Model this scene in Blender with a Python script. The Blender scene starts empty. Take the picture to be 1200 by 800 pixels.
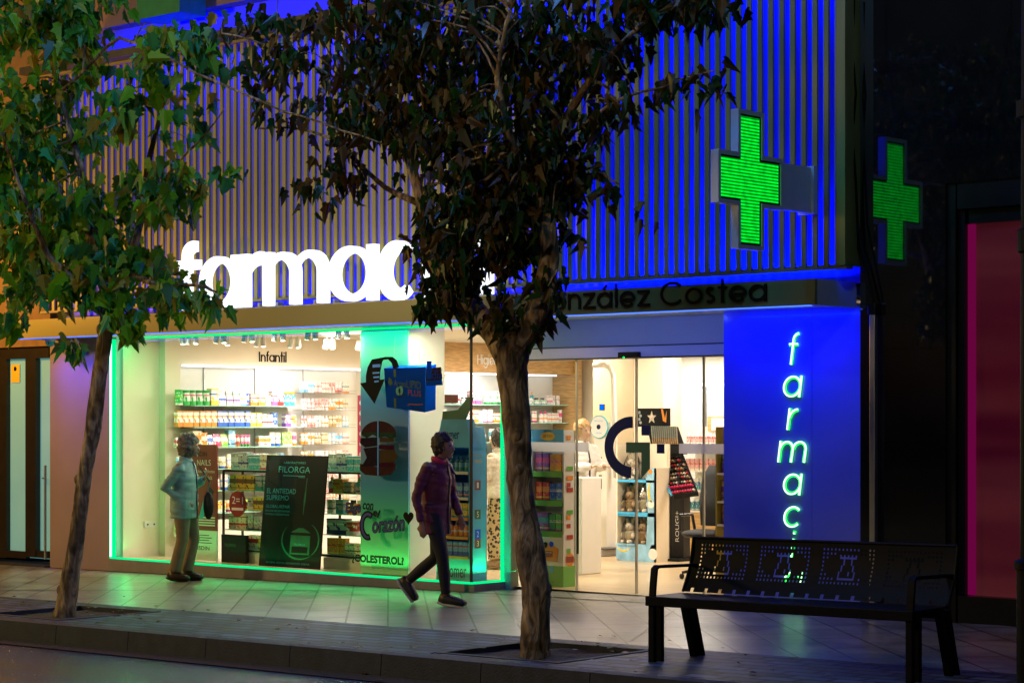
import bpy, bmesh, math, random
from mathutils import Vector, Matrix, Euler, noise as mnoise
random.seed(7)
rad = math.radians
scn = bpy.context.scene
col = scn.collection

# ------------------------------------------------------------------ camera
CAMZ = 1.8
FPX = 2447.0
YAW = rad(41.6)
cam_d = bpy.data.cameras.new('camera')
cam = bpy.data.objects.new('camera', cam_d); col.objects.link(cam)
cam.location = (0, 0, CAMZ)
cam.rotation_euler = (rad(90), 0, YAW)
cam_d.sensor_width = 36.0
cam_d.lens = FPX / 1200 * 36
cam_d.shift_y = 0.075
cam_d.clip_end = 500
scn.camera = cam

# ------------------------------------------------------------------ night sky
w = bpy.data.worlds.new('World'); scn.world = w; w.use_nodes = True
nt = w.node_tree; nt.nodes.clear()
sky = nt.nodes.new('ShaderNodeTexSky'); sky.sky_type = 'NISHITA'; sky.sun_disc = False
sky.sun_elevation = rad(-5); sky.sun_rotation = rad(200)
bg = nt.nodes.new('ShaderNodeBackground'); bg.inputs['Strength'].default_value = 0.10
wo = nt.nodes.new('ShaderNodeOutputWorld')
nt.links.new(sky.outputs[0], bg.inputs[0]); nt.links.new(bg.outputs[0], wo.inputs[0])

scn.view_settings.view_transform = 'Standard'
scn.view_settings.look = 'None'
scn.view_settings.exposure = 0.0
scn.view_settings.gamma = 1.0
scn.view_settings.use_curve_mapping = False
scn.cycles.max_bounces = 8
scn.cycles.transparent_max_bounces = 16
scn.cycles.caustics_reflective = False
scn.cycles.caustics_refractive = False
scn.cycles.sample_clamp_indirect = 4.0
scn.cycles.use_denoising = True

def lamp(name, kind, loc, power, color, size=None, size_y=None, aim=None, rot=None, spread=None, cone=None):
    d = bpy.data.lights.new(name, kind); d.energy = power; d.color = color
    o = bpy.data.objects.new(name, d); col.objects.link(o); o.location = loc
    if kind == 'AREA':
        d.shape = 'RECTANGLE'; d.size = size; d.size_y = size_y or size
        if spread: d.spread = rad(spread)
    else:
        d.shadow_soft_size = size or 0.1
    if kind == 'SPOT':
        d.spot_size = rad(cone); d.spot_blend = 0.6
    if aim is not None:
        v = Vector(aim) - Vector(loc); o.rotation_euler = v.to_track_quat('-Z', 'Y').to_euler()
    if rot is not None: o.rotation_euler = rot
    return o

# street lighting of the place: a warm old lamp up the street on the left, a cool one on the right
lamp('street_light_warm', 'POINT', (-25.5, 3.5, 5.6), 2350, (1.0, 0.72, 0.24), 0.5)
lamp('street_light_warm', 'POINT', (-9.0, 4.0, 5.5), 420, (1.0, 0.70, 0.36), 0.4)
lamp('wall_lamp_orange', 'POINT', (-23.2, 13.6, 3.7), 430, (1.0, 0.42, 0.05), 0.15)
lamp('street_light_cool', 'POINT', (-5.2, 8.6, 7.5), 240, (0.25, 0.55, 1.0), 0.25)
lamp('street_light_cool', 'POINT', (-11.5, 9.5, 8.0), 620, (0.10, 0.33, 1.0), 0.3)
# blue strips under the canopy and in the cavity behind the slats
BLUE = (0.0, 0.008, 1.0)
UP, DN = (rad(180), 0, 0), (0, 0, 0)
lamp('strip_pilaster', 'AREA', (-10.78, 15.50, 2.76), 17, BLUE, 1.5, 0.05, aim=(-10.78, 15.95, 1.0))
lamp('strip_pilaster', 'AREA', (-21.35, 15.62, 2.76), 7, BLUE, 1.0, 0.05, aim=(-21.35, 15.95, 2.1), spread=80)
lamp('strip_entrance', 'AREA', (-12.8, 15.6, 2.76), 4, (0.10, 0.2, 1.0), 2.2, 0.05, aim=(-12.8, 16.3, 2.3))
for x, lo, hi in ((-19.6, 8, 40), (-15.8, 26, 52), (-12.0, 150, 110)):
    lamp('strip_cavity', 'AREA', (x, 15.76, 3.06), lo, BLUE, 3.7, 0.06, rot=UP)
    lamp('strip_cavity', 'AREA', (x, 15.76, 6.02), hi, BLUE, 3.7, 0.06, rot=DN)
    lamp('strip_ledge', 'AREA', (x, 16.22, 6.16), 50, BLUE, 3.7, 0.06, rot=UP)
lamp('strip_canopy_window', 'AREA', (-17.7, 15.55, 2.76), 7, (0.03, 0.22, 1.0), 5.8, 0.04, aim=(-17.7, 16.0, 1.9))
lamp('strip_gap', 'AREA', (-9.93, 15.62, 4.6), 5, BLUE, 0.02, 3.2, aim=(-9.93, 15.9, 4.6))
# green strips round the shop window
GREEN = (0.0, 1.0, 0.22)
lamp('strip_window_top', 'AREA', (-17.7, 16.02, 2.755), 27, GREEN, 5.8, 0.03, rot=DN)
lamp('strip_window_bottom', 'AREA', (-17.7, 16.03, 0.17), 9, GREEN, 5.8, 0.03, rot=UP)
lamp('strip_window_side', 'AREA', (-20.60, 16.04, 1.5), 6, GREEN, 0.03, 2.4, aim=(-19.5, 16.25, 1.5))
lamp('strip_window_return', 'AREA', (-14.80, 16.3, 0.17), 3, GREEN, 0.03, 0.5, rot=UP)
lamp('strip_window_front', 'AREA', (-17.7, 15.84, 0.15), 5, GREEN, 5.8, 0.02, aim=(-17.7, 15.2, -0.1))
for x in (-19.6, -18.2, -16.9, -15.4): lamp('display_light', 'AREA', (x, 16.06, 2.70), 14 if x > -16 else 9, (1.0, 0.86, 0.66), 0.5, 0.06, aim=(x, 16.6, 0.9))
# ceiling lights of the shop
WARM = (1.0, 0.87, 0.70)
for (x, y, p) in ((-18.9, 18.3, 95), (-16.2, 18.6, 70), (-13.6, 18.4, 75), (-18.6, 21.6, 80), (-16.0, 21.8, 75), (-13.2, 21.6, 60)):
    lamp('ceiling_light', 'AREA', (x, y, 2.80), p, WARM, 1.3, 0.5, rot=DN)
lamp('niche_light', 'AREA', (-20.42, 18.4, 2.44), 42, (0.85, 0.95, 1.0), 0.10, 3.0, aim=(-20.55, 18.4, 1.3))
lamp('niche_light', 'AREA', (-20.25, 22.2, 2.42), 40, (0.95, 0.95, 1.0), 0.10, 3.4, aim=(-20.55, 22.2, 1.2))
lamp('back_room_light', 'AREA', (-18.0, 23.9, 2.7), 30, (0.75, 0.95, 1.0), 1.2, 0.4, rot=DN)

# ------------------------------------------------------------------ pixel helpers (photo pixels -> world)
VX, VY = -math.sin(YAW), math.cos(YAW)
RX, RY = math.cos(YAW), math.sin(YAW)
def ray(px, py):
    a = (px - 600) / FPX; b = (490 - py) / FPX
    return Vector((VX + a * RX, VY + a * RY, b))
O = Vector((0, 0, CAMZ))
def onY(px, py, Y): r = ray(px, py); return O + r * (Y / r.y)
def onX(px, py, X): r = ray(px, py); return O + r * (X / r.x)
def xa(px, Y): return onY(px, 490, Y).x
def ya(px, X): return onX(px, 490, X).y
def gz(x, y=0): return 0.012 * (x + 14.73)

# ------------------------------------------------------------------ materials
M = {}
def nodes(m):
    m.use_nodes = True; t = m.node_tree; return t, t.nodes['Principled BSDF']
def mat(name, c, rough=0.6, metal=0.0, var=0.12, scale=6.0, bump=0.0, bscale=40, emit=None, es=0, coat=0, stretch=None, alpha=None, spec=None):
    m = bpy.data.materials.new(name); t, p = nodes(m)
    c = tuple(c)
    p.inputs['Roughness'].default_value = rough; p.inputs['Metallic'].default_value = metal
    if coat: p.inputs['Coat Weight'].default_value = coat
    if spec is not None: p.inputs['Specular IOR Level'].default_value = spec
    tc = t.nodes.new('ShaderNodeTexCoord'); mp = t.nodes.new('ShaderNodeMapping')
    t.links.new(tc.outputs['Object'], mp.inputs[0])
    if stretch: mp.inputs['Scale'].default_value = stretch
    n = t.nodes.new('ShaderNodeTexNoise'); n.inputs['Scale'].default_value = scale; n.inputs['Detail'].default_value = 6
    t.links.new(mp.outputs[0], n.inputs[0])
    r = t.nodes.new('ShaderNodeValToRGB')
    r.color_ramp.elements[0].position = 0.3; r.color_ramp.elements[1].position = 0.7
    r.color_ramp.elements[0].color = (*[x * (1 - var) for x in c], 1)
    r.color_ramp.elements[1].color = (*[min(1, x * (1 + var)) for x in c], 1)
    t.links.new(n.outputs[0], r.inputs[0]); t.links.new(r.outputs[0], p.inputs['Base Color'])
    if bump:
        b = t.nodes.new('ShaderNodeBump'); b.inputs['Strength'].default_value = bump; b.inputs['Distance'].default_value = 0.01
        n2 = t.nodes.new('ShaderNodeTexNoise'); n2.inputs['Scale'].default_value = bscale; n2.inputs['Detail'].default_value = 5
        t.links.new(mp.outputs[0], n2.inputs[0]); t.links.new(n2.outputs[0], b.inputs['Height']); t.links.new(b.outputs[0], p.inputs['Normal'])
    if emit:
        p.inputs['Emission Color'].default_value = (*emit, 1); p.inputs['Emission Strength'].default_value = es
    M[name] = m
    return m

mat('white_wall', (0.74, 0.71, 0.64), 0.5, var=0.04, scale=2)
mat('cream_wall', (0.78, 0.70, 0.56), 0.6, var=0.04, scale=2)
mat('tan_panel', (0.50, 0.40, 0.26), 0.45, var=0.05)
mat('pilaster_white', (0.72, 0.72, 0.74), 0.22, var=0.05, scale=1.2, coat=0.3)
mat('fascia', (0.30, 0.27, 0.09), 0.35, var=0.05, scale=1.5)
mat('slat', (0.31, 0.27, 0.065), 0.45, var=0.18, scale=8, stretch=(1, 1, 0.1))
mat('slat_side', (0.24, 0.20, 0.10), 0.5, var=0.15)
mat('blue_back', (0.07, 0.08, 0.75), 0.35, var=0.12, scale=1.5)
mat('pilaster_warm', (0.27, 0.21, 0.19), 0.4, var=0.08, scale=1.5)
mat('plinth_grey', (0.22, 0.21, 0.20), 0.5, var=0.12)
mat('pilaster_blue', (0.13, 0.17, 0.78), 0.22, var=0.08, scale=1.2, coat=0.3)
mat('dark_metal', (0.03, 0.03, 0.032), 0.35, 0.6, var=0.2)
mat('black_paint', (0.0035, 0.0035, 0.005), 0.5, 0.0, var=0.3, scale=20, bump=0.15, bscale=150, spec=0.12)
mat('casing_grey', (0.80, 0.80, 0.82), 0.45, var=0.05)
mat('steel', (0.45, 0.46, 0.48), 0.3, 0.9, var=0.1)
mat('grey_frame', (0.35, 0.36, 0.38), 0.4, 0.3, var=0.08)
mat('shelf_glass_edge', (0.35, 0.62, 0.52), 0.15, var=0.1)
mat('wood_light', (0.50, 0.31, 0.13), 0.45, var=0.25, scale=3, stretch=(2, 2, 14))
mat('wood_floor', (0.56, 0.42, 0.25), 0.28, var=0.14, scale=2.2, stretch=(0.5, 8, 1))
mat('ceiling_white', (0.78, 0.72, 0.62), 0.7, var=0.03)
mat('brown_wall', (0.20, 0.12, 0.055), 0.8, var=0.2, bump=0.3)
mat('upper_panel', (0.30, 0.17, 0.06), 0.6, var=0.1)
mat('cornice', (0.05, 0.045, 0.04), 0.5, var=0.3)
mat('green_lit_box', (0.03, 0.28, 0.10), 0.6, var=0.15)  # green light falling on the upper box, put into its colour
mat('door_brown', (0.024, 0.018, 0.014), 0.35, 0.3, var=0.2)
mat('soil', (0.05, 0.036, 0.022), 0.95, var=0.5, scale=30, bump=0.8, bscale=60)
mat('curb', (0.018, 0.021, 0.032), 0.7, var=0.35, scale=9, bump=0.4, bscale=70)
mat('black_frame', (0.012, 0.014, 0.013), 0.3, 0.5, var=0.2)
mat('print_black', (0.006, 0.0065, 0.007), 0.5, var=0.1, spec=.15)
mat('print_navy', (0.006, 0.010, 0.06), 0.5, var=0.05, spec=.15)
mat('print_green', (0.0, 0.10, 0.035), 0.4, var=0.05)
mat('print_white', (0.8, 0.8, 0.8), 0.4, var=0.02)
mat('print_cyan', (0.10, 0.62, 0.66), 0.4, var=0.03)
mat('print_red', (0.42, 0.02, 0.02), 0.4, var=0.05)
mat('print_blue', (0.0, 0.10, 0.95), 0.7, var=0.05, spec=.08)
mat('print_sky', (0.06, 0.42, 0.78), 0.4, var=0.15, scale=4)
mat('sky_pale', (0.25, 0.48, 0.68), 0.5, var=0.35, scale=6)
mat('print_orange', (0.75, 0.25, 0.02), 0.4, var=0.08)
mat('print_yellow', (0.80, 0.55, 0.05), 0.4, var=0.08)
mat('print_lilac', (0.10, 0.12, 0.30), 0.8, var=0.05, spec=.08)
mat('olive_print', (0.016, 0.017, 0.006), 0.8, var=0.1, spec=.08)
mat('leaf_green_print', (0.10, 0.42, 0.05), 0.45, var=0.06)
mat('paper', (0.75, 0.74, 0.70), 0.5, var=0.03)
mat('maroon_print', (0.25, 0.025, 0.02), 0.45, var=0.12, scale=5)
mat('teal_print', (0.04, 0.45, 0.55), 0.4, var=0.08)
mat('plush_tan', (0.40, 0.27, 0.15), 0.9, var=0.3, scale=30, bump=0.6, bscale=90)
mat('plush_cream', (0.66, 0.58, 0.47), 0.9, var=0.2, scale=30, bump=0.6, bscale=90)
mat('plastic_white', (0.75, 0.73, 0.68), 0.3, var=0.03)
mat('skin', (0.34, 0.19, 0.13), 0.5, var=0.12, scale=25)
mat('skin_cast', (0.46, 0.29, 0.19), 0.5, var=0.12, scale=25)
mat('hair_grey_brown', (0.20, 0.17, 0.13), 0.7, var=0.6, scale=55, bump=1.0, bscale=45)
mat('hair_dark', (0.03, 0.02, 0.016), 0.5, var=0.5, scale=60, bump=1.0, bscale=60)
mat('hair_blond', (0.40, 0.24, 0.09), 0.5, var=0.3, scale=60, bump=0.8, bscale=60)
mat('jacket_grey', (0.24, 0.42, 0.43), 0.7, var=0.10, scale=9, bump=0.5, bscale=14)
mat('trousers_tan', (0.26, 0.19, 0.13), 0.85, var=0.12, scale=9, bump=0.5, bscale=14)
mat('jacket_maroon', (0.12, 0.015, 0.045), 0.6, var=0.35, scale=3, bump=0.5, bscale=14)
mat('cloth_black', (0.010, 0.010, 0.014), 0.7, var=0.2, bump=0.3, bscale=18)
mat('coat_white', (0.75, 0.73, 0.70), 0.8, var=0.05, bump=0.4, bscale=14)
mat('shoe_brown', (0.035, 0.02, 0.012), 0.4, var=0.2)
mat('shoe_black', (0.012, 0.012, 0.014), 0.5, var=0.2)
mat('sole_white', (0.6, 0.6, 0.58), 0.6, var=0.1)
mat('eye', (0.03, 0.02, 0.02), 0.2, var=0.1)
mat('lip', (0.35, 0.10, 0.08), 0.5, var=0.1)
mat('bag_blue', (0.02, 0.06, 0.16), 0.5, var=0.2)
mat('pink_trim', (0.6, 0.02, 0.12), 0.5, var=0.1)
def leopard():
    m = mat('leopard_cloth', (0.4, 0.25, 0.1), 0.8)
    t, p = nodes(m); v = t.nodes.new('ShaderNodeTexVoronoi'); v.inputs['Scale'].default_value = 26
    tc = t.nodes.new('ShaderNodeTexCoord'); t.links.new(tc.outputs['Object'], v.inputs['Vector'])
    r = t.nodes.new('ShaderNodeValToRGB'); r.color_ramp.elements[0].position = 0.42; r.color_ramp.elements[1].position = 0.5
    r.color_ramp.elements[0].color = (0.015, 0.012, 0.01, 1); r.color_ramp.elements[1].color = (0.45, 0.33, 0.16, 1)
    t.links.new(v.outputs['Distance'], r.inputs[0]); t.links.new(r.outputs[0], p.inputs['Base Color'])
leopard()

def emis(name, c, s):
    m = bpy.data.materials.new(name); m.use_nodes = True; t = m.node_tree; t.nodes.clear()
    e = t.nodes.new('ShaderNodeEmission'); o = t.nodes.new('ShaderNodeOutputMaterial')
    e.inputs[0].default_value = (*c, 1); e.inputs[1].default_value = s
    t.links.new(e.outputs[0], o.inputs[0]); M[name] = m; return m
emis('sign_white', (0.93, 0.97, 1.0), 1.5)
emis('neon_green_white', (0.55, 1.0, 0.60), 2.4)
emis('neon_green_rim', (0.02, 1.0, 0.08), 2.2)
emis('led_green', (0.0, 0.95, 0.28), 1.1)
emis('led_green_bright', (0.35, 1.0, 0.62), 3.0)
emis('led_blue', (0.05, 0.15, 1.0), 2.5)
emis('lamp_white', (1.0, 0.96, 0.86), 6.0)
emis('niche_tube', (0.85, 0.95, 1.0), 3.0)
emis('screen_blue', (0.0, 0.12, 1.0), 1.6)
emis('indicator_green', (0.0, 1.0, 0.1), 4.0)

def led_cross():
    m = bpy.data.materials.new('led_matrix'); m.use_nodes = True; t = m.node_tree; t.nodes.clear()
    L = t.links.new
    g = t.nodes.new('ShaderNodeNewGeometry'); s = t.nodes.new('ShaderNodeSeparateXYZ'); L(g.outputs['Position'], s.inputs[0])
    def frac(out, k):
        a = t.nodes.new('ShaderNodeMath'); a.operation = 'MULTIPLY'; a.inputs[1].default_value = k; L(out, a.inputs[0])
        f = t.nodes.new('ShaderNodeMath'); f.operation = 'FRACT'; L(a.outputs[0], f.inputs[0]); return f.outputs[0], a.outputs[0]
    fz, mz = frac(s.outputs['Z'], 36.0); fy, my = frac(s.outputs['Y'], 60.0)
    r = t.nodes.new('ShaderNodeValToRGB')
    e = r.color_ramp.elements; e[0].position = 0.0; e[0].color = (0.006, 0.006, 0.006, 1); e[1].position = 0.5; e[1].color = (1, 1, 1, 1)
    x = e.new(0.6); x.color = (0.9, 0.9, 0.9, 1); x = e.new(1.0); x.color = (0.006, 0.006, 0.006, 1)
    L(fz, r.inputs[0])
    r2 = t.nodes.new('ShaderNodeValToRGB'); e = r2.color_ramp.elements
    e[0].position = 0.0; e[0].color = (0.35, 0.35, 0.35, 1); e[1].position = 0.5; e[1].color = (1, 1, 1, 1); x = e.new(1.0); x.color = (0.35, 0.35, 0.35, 1)
    L(fy, r2.inputs[0])
    n = t.nodes.new('ShaderNodeTexNoise'); n.inputs['Scale'].default_value = 14; L(g.outputs['Position'], n.inputs[0])
    mu = t.nodes.new('ShaderNodeMix'); mu.data_type = 'RGBA'; mu.blend_type = 'MULTIPLY'; mu.inputs[0].default_value = 1
    L(r.outputs[0], mu.inputs[6]); L(r2.outputs[0], mu.inputs[7])
    mm = t.nodes.new('ShaderNodeMath'); mm.operation = 'MULTIPLY'; L(mu.outputs[2], mm.inputs[0])
    na = t.nodes.new('ShaderNodeMath'); na.operation = 'MULTIPLY_ADD'; na.inputs[1].default_value = 2.4; na.inputs[2].default_value = 0.5; L(n.outputs[0], na.inputs[0]); L(na.outputs[0], mm.inputs[1])
    em = t.nodes.new('ShaderNodeEmission'); em.inputs[0].default_value = (0.0, 1.0, 0.035, 1); L(mm.outputs[0], em.inputs[1])
    o = t.nodes.new('ShaderNodeOutputMaterial'); L(em.outputs[0], o.inputs[0]); M['led_matrix'] = m
led_cross()

def glass(name, tint=(1, 1, 1), refl=1.0):
    m = bpy.data.materials.new(name); m.use_nodes = True; t = m.node_tree; t.nodes.clear(); L = t.links.new
    tr = t.nodes.new('ShaderNodeBsdfTransparent'); tr.inputs[0].default_value = (*tint, 1)
    gl = t.nodes.new('ShaderNodeBsdfGlossy'); gl.inputs['Roughness'].default_value = 0.02
    f = t.nodes.new('ShaderNodeFresnel'); f.inputs[0].default_value = 1.4
    mx = t.nodes.new('ShaderNodeMath'); mx.operation = 'MULTIPLY'; mx.inputs[1].default_value = refl; L(f.outputs[0], mx.inputs[0])
    s = t.nodes.new('ShaderNodeMixShader'); L(mx.outputs[0], s.inputs[0]); L(tr.outputs[0], s.inputs[1]); L(gl.outputs[0], s.inputs[2])
    o = t.nodes.new('ShaderNodeOutputMaterial'); L(s.outputs[0], o.inputs[0]); M[name] = m
glass('glass'); glass('glass_green', (0.80, 0.96, 0.90)); glass('bag_film', (0.9, 0.9, 0.88), 2.0)

def frosted():
    m = bpy.data.materials.new('frosted'); m.use_nodes = True; t = m.node_tree; t.nodes.clear(); L = t.links.new
    a = t.nodes.new('ShaderNodeBsdfTranslucent'); a.inputs[0].default_value = (.75, .75, .74, 1); b = t.nodes.new('ShaderNodeBsdfTransparent'); c = t.nodes.new('ShaderNodeBsdfDiffuse'); c.inputs[0].default_value = (.7, .7, .7, 1)
    s = t.nodes.new('ShaderNodeMixShader'); s.inputs[0].default_value = .35; L(a.outputs[0], s.inputs[1]); L(b.outputs[0], s.inputs[2])
    s2 = t.nodes.new('ShaderNodeMixShader'); s2.inputs[0].default_value = .35; L(s.outputs[0], s2.inputs[1]); L(c.outputs[0], s2.inputs[2])
    o = t.nodes.new('ShaderNodeOutputMaterial'); L(s2.outputs[0], o.inputs[0]); M['frosted'] = m
frosted()
def ground_mats():
    # diagonal stone slabs
    def bricky(name, c1, c2, cm, bw, rh, mortar, rot, rough, bump, off=0.5, wet=0.0):
        m = bpy.data.materials.new(name); t, p = nodes(m); L = t.links.new
        g = t.nodes.new('ShaderNodeNewGeometry'); mp = t.nodes.new('ShaderNodeMapping'); mp.inputs['Rotation'].default_value = (0, 0, rad(rot))
        L(g.outputs['Position'], mp.inputs[0])
        b = t.nodes.new('ShaderNodeTexBrick'); b.inputs['Scale'].default_value = 1; b.offset = off
        b.inputs['Brick Width'].default_value = bw; b.inputs['Row Height'].default_value = rh
        b.inputs['Mortar Size'].default_value = mortar; b.inputs['Mortar Smooth'].default_value = 0.15; b.inputs['Bias'].default_value = 0
        b.inputs['Color1'].default_value = (*c1, 1); b.inputs['Color2'].default_value = (*c2, 1); b.inputs['Mortar'].default_value = (*cm, 1)
        L(mp.outputs[0], b.inputs[0])
        n = t.nodes.new('ShaderNodeTexNoise'); n.inputs['Scale'].default_value = 3; n.inputs['Detail'].default_value = 8; n.inputs['Roughness'].default_value = 0.65; L(g.outputs['Position'], n.inputs[0])
        r = t.nodes.new('ShaderNodeValToRGB'); r.color_ramp.elements[0].position = 0.3; r.color_ramp.elements[0].color = (0.55, 0.55, 0.55, 1); r.color_ramp.elements[1].position = 0.7
        L(n.outputs[0], r.inputs[0])
        mu = t.nodes.new('ShaderNodeMix'); mu.data_type = 'RGBA'; mu.blend_type = 'MULTIPLY'; mu.inputs[0].default_value = 1
        ns = t.nodes.new('ShaderNodeTexNoise'); ns.inputs['Scale'].default_value = 0.9; ns.inputs['Detail'].default_value = 10; ns.inputs['Roughness'].default_value = 0.75; ns.inputs['Distortion'].default_value = 0.6; L(g.outputs['Position'], ns.inputs[0])
        rs = t.nodes.new('ShaderNodeValToRGB'); rs.color_ramp.elements[0].position = 0.40; rs.color_ramp.elements[0].color = (.45, .44, .42, 1); rs.color_ramp.elements[1].position = 0.56; L(ns.outputs[0], rs.inputs[0])
        vg = t.nodes.new('ShaderNodeTexVoronoi'); vg.inputs['Scale'].default_value = 3.1; L(g.outputs['Position'], vg.inputs['Vector'])
        gg = t.nodes.new('ShaderNodeValToRGB'); gg.color_ramp.elements[0].position = 0.07; gg.color_ramp.elements[0].color = (.35, .34, .33, 1); gg.color_ramp.elements[1].position = 0.09; L(vg.outputs['Distance'], gg.inputs[0])
        m1 = t.nodes.new('ShaderNodeMix'); m1.data_type = 'RGBA'; m1.blend_type = 'MULTIPLY'; m1.inputs[0].default_value = 1; L(rs.outputs[0], m1.inputs[6]); L(gg.outputs[0], m1.inputs[7])
        m2 = t.nodes.new('ShaderNodeMix'); m2.data_type = 'RGBA'; m2.blend_type = 'MULTIPLY'; m2.inputs[0].default_value = 0.0 if name == 'granite' else 0.8
        L(b.outputs['Color'], mu.inputs[6]); L(r.outputs[0], mu.inputs[7]); L(mu.outputs[2], m2.inputs[6]); L(m1.outputs[2], m2.inputs[7]); L(m2.outputs[2], p.inputs['Base Color'])
        rr = t.nodes.new('ShaderNodeMath'); rr.operation = 'MULTIPLY_ADD'; rr.inputs[1].default_value = 0.20; rr.inputs[2].default_value = rough - 0.10; L(n.outputs[0], rr.inputs[0]); L(rr.outputs[0], p.inputs['Roughness'])
        n2 = t.nodes.new('ShaderNodeTexNoise'); n2.inputs['Scale'].default_value = 45; n2.inputs['Detail'].default_value = 4; L(g.outputs['Position'], n2.inputs[0])
        sb = t.nodes.new('ShaderNodeMath'); sb.operation = 'MULTIPLY_ADD'; sb.inputs[1].default_value = 0.25; L(n2.outputs[0], sb.inputs[0])
        iv = t.nodes.new('ShaderNodeMath'); iv.operation = 'SUBTRACT'; iv.inputs[0].default_value = 1; L(b.outputs['Fac'], iv.inputs[1]); L(iv.outputs[0], sb.inputs[2])
        bu = t.nodes.new('ShaderNodeBump'); bu.inputs['Strength'].default_value = bump; bu.inputs['Distance'].default_value = 0.006; L(sb.outputs[0], bu.inputs['Height']); L(bu.outputs[0], p.inputs['Normal'])
        M[name] = m
    bricky('slabs', (0.38, 0.355, 0.31), (0.29, 0.27, 0.245), (0.012, 0.012, 0.012), 0.74, 0.37, 0.010, 45, 0.34, 0.35)
    bricky('pavers', (0.095, 0.14, 0.27), (0.022, 0.036, 0.085), (0.006, 0.006, 0.008), 0.32, 0.165, 0.022, 0, 0.58, 1.0)
    bricky('granite', (0.014, 0.013, 0.012), (0.011, 0.010, 0.010), (0.004, 0.004, 0.004), 1.2, 0.8, 0.004, 0, 0.12, 0.0)
    nodes(M['pavers'])[1].inputs['Specular IOR Level'].default_value = 0.22
    # granite needs a vertical layout and polish
    t, p = nodes(M['granite'])
    for n in t.nodes:
        if n.type == 'MAPPING': n.inputs['Rotation'].default_value = (rad(90), 0, 0)
    for l in list(t.links):
        if l.to_node == p and l.to_socket.name in ('Roughness', 'Normal'): t.links.remove(l)
    p.inputs['Roughness'].default_value = 0.035; p.inputs['IOR'].default_value = 2.3; p.inputs['Specular IOR Level'].default_value = 0.5
    # asphalt, damp and worn in streaks
    m = bpy.data.materials.new('asphalt'); t, p = nodes(m); L = t.links.new
    g = t.nodes.new('ShaderNodeNewGeometry')
    mp = t.nodes.new('ShaderNodeMapping'); mp.inputs['Scale'].default_value = (0.35, 2.2, 1); L(g.outputs['Position'], mp.inputs[0])
    n = t.nodes.new('ShaderNodeTexNoise'); n.inputs['Scale'].default_value = 1.2; n.inputs['Detail'].default_value = 5; L(mp.outputs[0], n.inputs[0])
    r = t.nodes.new('ShaderNodeValToRGB'); r.color_ramp.elements[0].position = 0.35; r.color_ramp.elements[0].color = (0.022, 0.026, 0.036, 1)
    r.color_ramp.elements[1].position = 0.68; r.color_ramp.elements[1].color = (0.085, 0.12, 0.19, 1); L(n.outputs[0], r.inputs[0])
    vo = t.nodes.new('ShaderNodeTexVoronoi'); vo.inputs['Scale'].default_value = 70; L(g.outputs['Position'], vo.inputs['Vector'])
    vr = t.nodes.new('ShaderNodeMapRange'); vr.inputs[1].default_value = 0.1; vr.inputs[2].default_value = 0.8; vr.inputs[3].default_value = 1.7; vr.inputs[4].default_value = 0.25; L(vo.outputs['Distance'], vr.inputs[0])
    mg_ = t.nodes.new('ShaderNodeMix'); mg_.data_type = 'RGBA'; mg_.blend_type = 'MULTIPLY'; mg_.inputs[0].default_value = 1; L(r.outputs[0], mg_.inputs[6]); L(vr.outputs[0], mg_.inputs[7]); L(mg_.outputs[2], p.inputs['Base Color'])
    rr = t.nodes.new('ShaderNodeMath'); rr.operation = 'MULTIPLY_ADD'; rr.inputs[1].default_value = -0.35; rr.inputs[2].default_value = 0.34; L(n.outputs[0], rr.inputs[0]); L(rr.outputs[0], p.inputs['Roughness'])
    n2 = t.nodes.new('ShaderNodeTexNoise'); n2.inputs['Scale'].default_value = 38; n2.inputs['Detail'].default_value = 6; L(g.outputs['Position'], n2.inputs[0])
    bu = t.nodes.new('ShaderNodeBump'); bu.inputs['Strength'].default_value = 1.0; bu.inputs['Distance'].default_value = 0.016; L(n2.outputs[0], bu.inputs['Height']); L(bu.outputs[0], p.inputs['Normal'])
    M['asphalt'] = m
    # bark
    m = bpy.data.materials.new('bark'); t, p = nodes(m); L = t.links.new
    g = t.nodes.new('ShaderNodeNewGeometry'); mp = t.nodes.new('ShaderNodeMapping'); mp.inputs['Scale'].default_value = (3, 3, 0.8); L(g.outputs['Position'], mp.inputs[0])
    n = t.nodes.new('ShaderNodeTexNoise'); n.inputs['Scale'].default_value = 5; n.inputs['Detail'].default_value = 8; n.inputs['Distortion'].default_value = 1.0; L(mp.outputs[0], n.inputs[0])
    r = t.nodes.new('ShaderNodeValToRGB'); r.color_ramp.elements[0].position = 0.38; r.color_ramp.elements[0].color = (0.08, 0.050, 0.022, 1)
    r.color_ramp.elements[1].position = 0.66; r.color_ramp.elements[1].color = (0.38, 0.27, 0.14, 1); L(n.outputs[0], r.inputs[0])
    nb_ = t.nodes.new('ShaderNodeTexNoise'); nb_.inputs['Scale'].default_value = 3.4; nb_.inputs['Detail'].default_value = 3; L(g.outputs['Position'], nb_.inputs[0])
    rb_ = t.nodes.new('ShaderNodeValToRGB'); rb_.color_ramp.elements[0].position = .44; rb_.color_ramp.elements[0].color = (.60, .56, .48, 1); rb_.color_ramp.elements[1].position = .54; rb_.color_ramp.elements[1].color = (1.6, 1.55, 1.5, 1); L(nb_.outputs[0], rb_.inputs[0])
    mb_ = t.nodes.new('ShaderNodeMix'); mb_.data_type = 'RGBA'; mb_.blend_type = 'MULTIPLY'; mb_.inputs[0].default_value = 1; L(r.outputs[0], mb_.inputs[6]); L(rb_.outputs[0], mb_.inputs[7]); L(mb_.outputs[2], p.inputs['Base Color'])
    p.inputs['Roughness'].default_value = 0.85
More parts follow.
